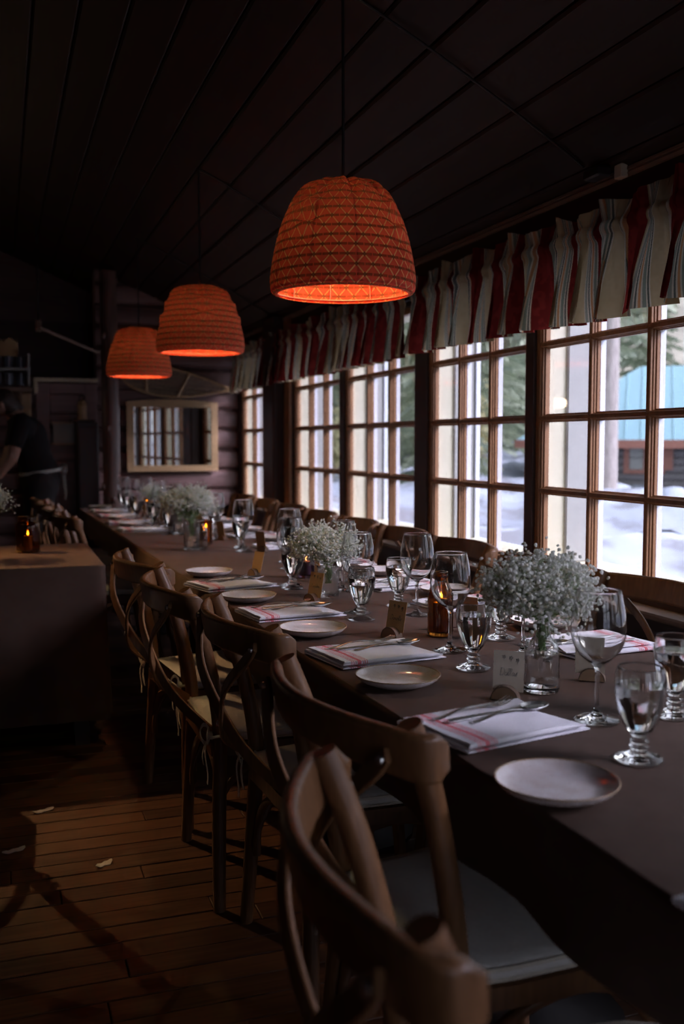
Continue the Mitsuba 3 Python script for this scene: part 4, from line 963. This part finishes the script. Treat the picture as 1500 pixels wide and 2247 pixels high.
put(k + '__arm', ply(box(-1.02, -1.00, FY - .10, FY - .05, 1.53, 1.56), 'm_black'))
k = thing('lantern', 'small candle lantern on a bracket beside the log post', 'lantern')
lx, ly = .60, 7.80
scene[k + '__shelf'] = ply(box(.52, .70, 7.74, FY - .0, 1.40, 1.415, .003), 'm_postwood')
put(k + '__body', ply(lathe([(0, 0), (.04, 0), (.04, .01), (.034, .012), (.034, .10), (.04, .102), (.03, .13), (.012, .15), (0, .152)], 8), 'm_oak', to_world=at(lx, ly, 1.416)))
put(k + '__ring', ply(trimesh.creation.torus(.02, .003, major_sections=20, minor_sections=6).apply_transform(trimesh.transformations.rotation_matrix(1.5708, [1, 0, 0])), 'm_black', to_world=at(lx, ly, 1.416 + .168)))
k = thing('cabinet', 'tall black cabinet between the panelled door and the log post', 'cabinet')
scene[k + '__body'] = ply(box(.56, .72, 7.80, FY - .06, 0, 1.398, .006), 'm_black'); put(k + '__door', ply(box(.57, .71, 7.785, 7.80, .05, 1.36, .004), 'm_black'))
k = thing('ceiling_brace', 'thin pale rail with an end block high in the dark left corner', 'rail')
scene[k + '__rail'] = ply(tube(np.array([[.28, 7.3, 2.05], [.72, 7.66, 1.915]]), .012, 8), 'm_shelf', smooth=40); put(k + '__block', ply(box(.255, .295, 7.27, 7.32, 2.02, 2.10, .004), 'm_shelf'))
put(k + '__hanger', ply(tube(np.array([[.275, 7.295, 2.09], [.275, 7.295, cz(.275) + .01]]), .006, 6), 'm_black'))
k = thing('coat_stand', 'slim pale wooden stand behind the small left table', 'stand')
scene[k + '__pole'] = ply(tube(np.array([[.255, 6.5, .02], [.255, 6.5, .80]]), .011, 10), 'm_oak', smooth=50); put(k + '__foot', ply(lathe([(0, 0), (.09, 0), (.09, .01), (.02, .025), (0, .026)], 20), 'm_oak', smooth=40, to_world=at(.255, 6.5, 0)))

# ================================================================== server bending at the far left
def body(chains, ref=.012, it=12):
    ms = [hull([(a, ra), (b, rb)]) for ch in chains for (a, ra), (b, rb) in zip(ch, ch[1:])]
    m = manifold3d.Manifold.batch_boolean(ms, manifold3d.OpType.Add).refine_to_length(ref)
    me = m.to_mesh(); t = trimesh.Trimesh(me.vert_properties[:, :3], me.tri_verts, process=False)
    trimesh.smoothing.filter_taubin(t, iterations=it); return t
PX, PY = .20, 7.35
hip, chest, neck, head = (PX + .07, PY, 1.0), (PX - .02, PY, 1.29), (PX - .10, PY, 1.44), (PX - .185, PY - .01, 1.515)
shL, shR = (PX - .06, PY - .17, 1.375), (PX - .06, PY + .17, 1.375)
elL, hdL = (PX - .13, PY - .22, 1.13), (PX - .29, PY - .20, .93)
elR, hdR = (PX - .15, PY + .20, 1.12), (PX - .32, PY + .12, .95)
def hand(w, d):
    w, d = np.array(w), np.array(d, float); d /= np.linalg.norm(d); s = np.array([0, 1., 0]); u = np.cross(d, s); out = [[(w, .026), (w + d * .075, .028)]]
    for i, (o, l) in enumerate(((-.028, .062), (-.010, .074), (.010, .070), (.027, .055))):
        b = w + d * .08 + s * o; out.append([(b, .0095), (b + d * l * .55 - u * .006, .009), (b + d * l * .9 - u * .024, .0075)])
    t = w + d * .02 + s * -.028; out.append([(t, .012), (t + d * .035 - s * .025 - u * .01, .010), (t + d * .062 - s * .030 - u * .022, .0085)])
    return out
chains = [[(hip, .125), ((PX + .03, PY, 1.13), .112), (chest, .128)], [(chest, .11), (neck, .055)], [(neck, .05), ((PX - .14, PY, 1.48), .05), (head, .082)], [((PX - .195, PY - .01, 1.485), .06), ((PX - .245, PY - .01, 1.475), .035)], [((PX - .262, PY - .01, 1.497), .012), ((PX - .272, PY - .01, 1.485), .013)],
          [((head[0], PY - .085, 1.505), .02), ((head[0], PY - .08, 1.49), .016)],
          [(chest, .10), (shL, .062)], [(chest, .10), (shR, .062)], [(shL, .056), (elL, .043), (hdL, .029)], [(shR, .056), (elR, .043), (hdR, .029)]]
for s in (-1, 1): chains.append([((PX + .06, PY + s * .085, .93), .105), ((PX + .03, PY + s * .09, .50), .062), ((PX + .07, PY + s * .09, .10), .042)]); chains.append([((PX + .07, PY + s * .09, .05), .045), ((PX - .09, PY + s * .10, .035), .034)])
chains += hand(hdL, (-.8, .05, -.55)) + hand(hdR, (-.8, -.05, -.5))
k = thing('person', 'person in a dark T-shirt and apron leaning forward at the dim far left', 'person')
scene[k + '__body'] = ply(body(chains), 'm_skin', smooth=True)
shirt = [[(hip, .137), ((PX + .03, PY, 1.13), .122), (chest, .138)], [(chest, .125), (tuple(np.array(chest) * .35 + np.array(neck) * .65), .078)], [(chest, .11), (shL, .07), (tuple(np.array(shL) * .45 + np.array(elL) * .55), .060)], [(chest, .11), (shR, .07), (tuple(np.array(shR) * .45 + np.array(elR) * .55), .060)]]
put(k + '__shirt', ply(body(shirt), 'm_blackcloth', smooth=True), label='black T-shirt')
tr = [[((PX + .065, PY, .98), .14), ((PX + .065, PY, .93), .135)]] + [[((PX + .06, PY + s * .085, .93), .116), ((PX + .03, PY + s * .09, .50), .078), ((PX + .07, PY + s * .09, .10), .062)] for s in (-1, 1)]
put(k + '__trousers', ply(body(tr), 'm_blackcloth', smooth=True), label='black trousers')
put(k + '__shoe', ply(body([[((PX + .07, PY - .09, .048), .052), ((PX - .09, PY - .10, .042), .042)]]), 'm_black', smooth=True)); put(k + '__shoe', ply(body([[((PX + .07, PY + .09, .048), .052), ((PX - .09, PY + .10, .042), .042)]]), 'm_black', smooth=True))
put(k + '__hair', ply(body([[((head[0] + .012, PY - .01, 1.535), .088), ((head[0] + .05, PY - .01, 1.50), .07)], [((head[0] + .08, PY - .01, 1.52), .045), ((head[0] + .12, PY - .01, 1.49), .03)]]), 'm_hair', smooth=True), label='dark tied-back hair')
a = np.linspace(0, 2 * np.pi, 40, endpoint=False)
belt = np.c_[PX + .066 + .143 * np.cos(a), PY + .143 * np.sin(a), 1.03 + .02 * np.cos(a)]
ap = MB().mesh(sweep(belt, rrect(.004, .024, .0015), np.array([0, 0, 1.]), closed=True))
for pts in ([(0, 0, 0), (.02, -.05, .03), (.03, -.075, 0), (.02, -.05, -.03), (0, 0, 0)], [(0, 0, 0), (.02, .05, .03), (.03, .075, 0), (.02, .05, -.03), (0, 0, 0)], [(0, 0, 0), (.015, -.03, -.08), (.02, -.04, -.20)], [(0, 0, 0), (.015, .02, -.09), (.02, .035, -.22)]):
    ap.mesh(sweep(spline(np.array(pts) + np.array([PX + .215, PY - .02, 1.05]), 14), rrect(.004, .022, .0015), np.array([0, 0, 1.])))
put(k + '__apron_ties', ply(ap.tm(), 'm_greypaint'), label='pale apron tie knotted at the back')

# ================================================================== outside: snow, road, trees, cabin
def ground_z(x, y):
    p = np.stack([np.asarray(x) * .22, np.asarray(y) * .22, np.zeros_like(np.asarray(x, float))], -1)
    d = np.hypot(np.asarray(x) - 0, np.asarray(y))
    road = np.exp(-((d - 16.2) / 1.3) ** 2)
    bank = .55 * np.exp(-((d - 21) / 2.6) ** 2) + .35 * np.exp(-((d - 12) / 1.8) ** 2)
    m = (meshkit.fbm(p, 4, 2) - .45) * 1.2 + (meshkit.fbm(p * 4, 3, 5) - .5) * .7
    return -.42 + (1 - road) * m * np.clip((np.asarray(x) - 3) / 4, .1, 1) + bank * (.6 + .8 * meshkit.noise(p * 3, 9)) + .055 * np.maximum(0, d - 26)
xs = np.r_[np.linspace(2.16, 20, 90), np.linspace(20.5, 75, 80)]; ys = np.r_[np.linspace(-25, 3, 50), np.linspace(3.4, 50, 150), np.linspace(51, 110, 50)]
Xg, Yg = np.meshgrid(xs, ys, indexing='ij'); v, f, _ = grid(np.stack([Xg, Yg, ground_z(Xg, Yg)], -1)); m = tmesh(v, f)
if m.face_normals[:, 2].mean() < 0: m.invert()
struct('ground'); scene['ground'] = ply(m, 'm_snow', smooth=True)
an = np.linspace(-.25, .95, 60); P = np.array([[[r * math.cos(a), r * math.sin(a), float(ground_z(r * math.cos(a), r * math.sin(a))) + .03] for r in (15.6, 16.1, 16.6)] for a in an + .55])
v, f, _ = grid(P); m = tmesh(v, f)
if m.face_normals[:, 2].mean() < 0: m.invert()
labels['road'] = {'kind': 'structure'}; scene['road'] = ply(m, 'm_road', smooth=True)
hx, hy = np.meshgrid(np.linspace(-40, 150, 70), np.linspace(-40, 190, 70), indexing='ij'); d = np.hypot(hx, hy)
hz = -3 + 30 * np.clip((d - 62) / 60, 0, 1) ** 1.1 + 5 * (meshkit.fbm(np.stack([hx * .06, hy * .06, 0 * hx], -1), 4, 8) - .5)
hz = np.where(hx < 4, -3, hz)
v, f, _ = grid(np.stack([hx, hy, hz], -1)); m = tmesh(v, f)
if m.face_normals[:, 2].mean() < 0: m.invert()
struct('hillside'); scene['hillside'] = ply(m, 'm_hill', smooth=True)
def conifer(seed, h, spread, base):
    rr = np.random.default_rng(seed); fo = MB()
    tr = tube(np.array([[.06 * math.sin(t * 5), .05 * math.cos(t * 4), -1.2 + (h + 1.2) * t] for t in np.linspace(0, 1, 14)]), np.linspace(.24, .03, 14) * h / 14, 9)
    z = base
    while z < h:
        t = (z - base) / (h - base); L = spread * (1 - t) ** .85 * rr.uniform(.75, 1.15) + .25
        for a in rr.uniform(0, 6.28) + np.arange(6) * 1.047 + rr.normal(size=6) * .2:
            d = np.array([math.cos(a), math.sin(a), 0]); s = np.array([-d[1], d[0], 0]); n = int(4 + L * 5)
            for q in range(n):
                u = (q + rr.random()) / n; p = np.array([0, 0, z]) + d * L * u + [0, 0, -.28 * L * u ** 1.6]
                for sd in (-1, 1):
                    l = (.34 + .24 * (1 - u)) * rr.uniform(.7, 1.3); e = p + s * sd * l * .8 + d * l * .55 + [0, 0, -l * rr.uniform(.15, .7)]
                    w = d * .07 + np.array([0, 0, .045]); fo.add([p - w, p + w, e + w * .3, e - w * .3 + [0, 0, -.05]], [[0, 1, 2, 3]])
        z += rr.uniform(.32, .5)
    return ply(tr, 'm_treebark', smooth=50), ply(fo.tm(), 'm_needle')
CON = [conifer(3, 15, 2.6, .8), conifer(8, 17, 3.1, 1.4), conifer(12, 16, 2.7, 4.6)]
def bush(seed):
    rr = np.random.default_rng(seed); fo, st = MB(), MB()
    for q in range(22):
        a = rr.uniform(0, 6.28); e = np.array([math.cos(a) * rr.uniform(.2, 1.1), math.sin(a) * rr.uniform(.2, 1.1), rr.uniform(1.6, 3.4)]); st.mesh(tube(spline([(0, 0, -.3), e * .5 + [0, 0, .3], e], 7), np.linspace(.03, .008, 7), 5))
        for w in range(70):
            p = e * rr.uniform(.45, 1.0) + rr.normal(size=3) * .22; n = rr.normal(size=(2, 3)) * .045; fo.add([p - n[0], p - n[1], p + n[0], p + n[1]], [[0, 1, 2, 3]])
    return ply(st.tm(), 'm_treebark', smooth=50), ply(fo.tm(), 'm_leafsunlit')
BUSH = [bush(1), bush(2)]
def plant(name, text, cat_, parts, x, y, s, deg, group):
    k = thing(name, text, cat_, group); M = T().translate([x, y, float(ground_z(x, y)) - .1]).rotate([0, 0, 1], deg).scale([s, s, s])
    scene[k + '__trunk'] = {**parts[0], 'to_world': M}; put(k + '__foliage', parts[1], M, kind='stuff')
TREES = []
plant('conifer', 'tall conifer with a thick bare trunk in front of the teal-roofed cabin', 'tree', CON[2], 12.83, 18.83, 1.15, 40, None)
plant('conifer', 'bare-trunked conifer beside the left end of the cabin', 'tree', CON[2], 15.2, 25.6, 1.0, 200, None)
plant('conifer', 'dark-trunked conifer seen through the middle windows', 'tree', CON[2], 7.27, 18.65, 1.0, 120, None)
for i, (x, y) in enumerate([(11.96, 26.4), (11.03, 43.81), (11.21, 36.45), (14.72, 45.7), (10.4, 33.0), (18.23, 46.7), (16.39, 40.9), (12.3, 33.6), (21.04, 45.6), (17.54, 36.3), (21.84, 42.2), (19.8, 38.6), (26.7, 45.8), (29.4, 51.0), (34.5, 47.5), (40, 44), (45, 38), (38, 30), (33, 18)]):
    plant('conifer', f'green conifer in the woods across the snow, {(ORD + ["thirteenth", "fourteenth", "fifteenth", "sixteenth", "seventeenth", "eighteenth", "nineteenth"])[i]} of nineteen', 'tree', CON[i % 2], x, y, .85 + .3 * ((i * 7) % 5) / 4, 57 * i, 'conifers in the woods outside')
for i, (x, y, s) in enumerate([(12.6, 25.2, .8), (18.6, 21.0, .75), (9.8, 27.9, .9), (9.3, 24.8, .75), (7.9, 29.5, .9), (21.0, 19.5, .9)]):
    plant('bush', f'bush at the snow bank outside with sunlight painted into its yellow leaves, {ORD[i]} of six', 'bush', BUSH[i % 2], x, y, s, 70 * i, 'bushes outside with sunlight painted into the leaves')
# ---- log cabin with a hipped teal roof
k = thing('log_cabin', 'dark log cabin with a teal metal roof and red trim across the snow', 'cabin')
CA = math.degrees(math.atan2(-.59, .8)); CM = T().translate([16.6, 28.0, -.75]).rotate([0, 0, 1], CA)       # local x along the front, -y towards the room
LOGL, DEP, NL = 13.0, 6.0, 8
put(k + '__core', ply(box(.12, LOGL - .12, .12, DEP - .12, 0, 2.1), 'm_darkglass'), CM)
for i in range(NL):
    z = .13 + i * .25
    put(k + '__log', ply(tube(np.array([[-.35, 0, z], [LOGL + .35, 0, z]]), .135, 12), 'm_cabinlog', smooth=50), CM)
    put(k + '__log', ply(tube(np.array([[0, -.35, z + .10], [0, DEP, z + .10]]), .135, 12), 'm_cabinlog', smooth=50), CM)
ov, ez, rz = .75, 2.02, 4.55
E4 = np.array([[-ov, -ov, ez], [LOGL + ov, -ov, ez], [LOGL + ov, DEP + ov, ez], [-ov, DEP + ov, ez]]); RA, RB = np.array([3.0, DEP / 2, rz]), np.array([LOGL - 3.0, DEP / 2, rz])
mb = MB()
for dz in (0, -.09): mb.add(np.vstack([E4, RA, RB]) + [0, 0, dz], [[0, 1, 5], [0, 5, 4], [1, 2, 5], [2, 3, 4], [2, 4, 5], [3, 0, 4]])
put(k + '__roof', ply(mb.tm(), 'm_teal'), CM, label='teal metal roof')
for t in np.arange(.0, LOGL + 1.5, .48):
    x = -ov + t; s0 = np.array([x, -ov, ez]); tt = 1.0
    if x < 3.0: tt = (x + ov) / (3.0 + ov)
    elif x > LOGL - 3.0: tt = (LOGL + ov - x) / (3.0 + ov)
    if tt > .05: put(k + '__roof_seam', ply(tube(np.array([s0 + [0, 0, .015], s0 + np.array([0, (DEP / 2 + ov) * tt, (rz - ez) * tt + .015])]), .025, 5), 'm_teal'), CM)
put(k + '__fascia', ply(cat(box(-ov, LOGL + ov, -ov - .03, -ov, ez - .24, ez + .02), box(-ov - .03, -ov, -ov, DEP + ov, ez - .24, ez + .02)), 'm_redtrim'), CM, label='red eaves board')
for x in (3.2, 8.6):
    w = put(k + '__window', ply(cat(box(x - .62, x + .62, -.20, -.10, .98, 1.10), box(x - .62, x + .62, -.20, -.10, 1.86, 1.96), box(x - .62, x - .46, -.20, -.10, 1.1, 1.86), box(x + .46, x + .85, -.20, -.10, 1.1, 1.86), box(x - .025, x + .025, -.18, -.10, 1.1, 1.86)), 'm_redtrim'), CM, label='red-framed cabin window')
    for s in (-1, 1):
        for r in range(2):
            xa, xb = sorted((x + s * .03, x + s * .455)); put(w + '__pane', ply(box(xa + .01, xb - .01, -.15, -.13, 1.11 + r * .38, 1.46 + r * .39), 'm_greypaint'), CM)
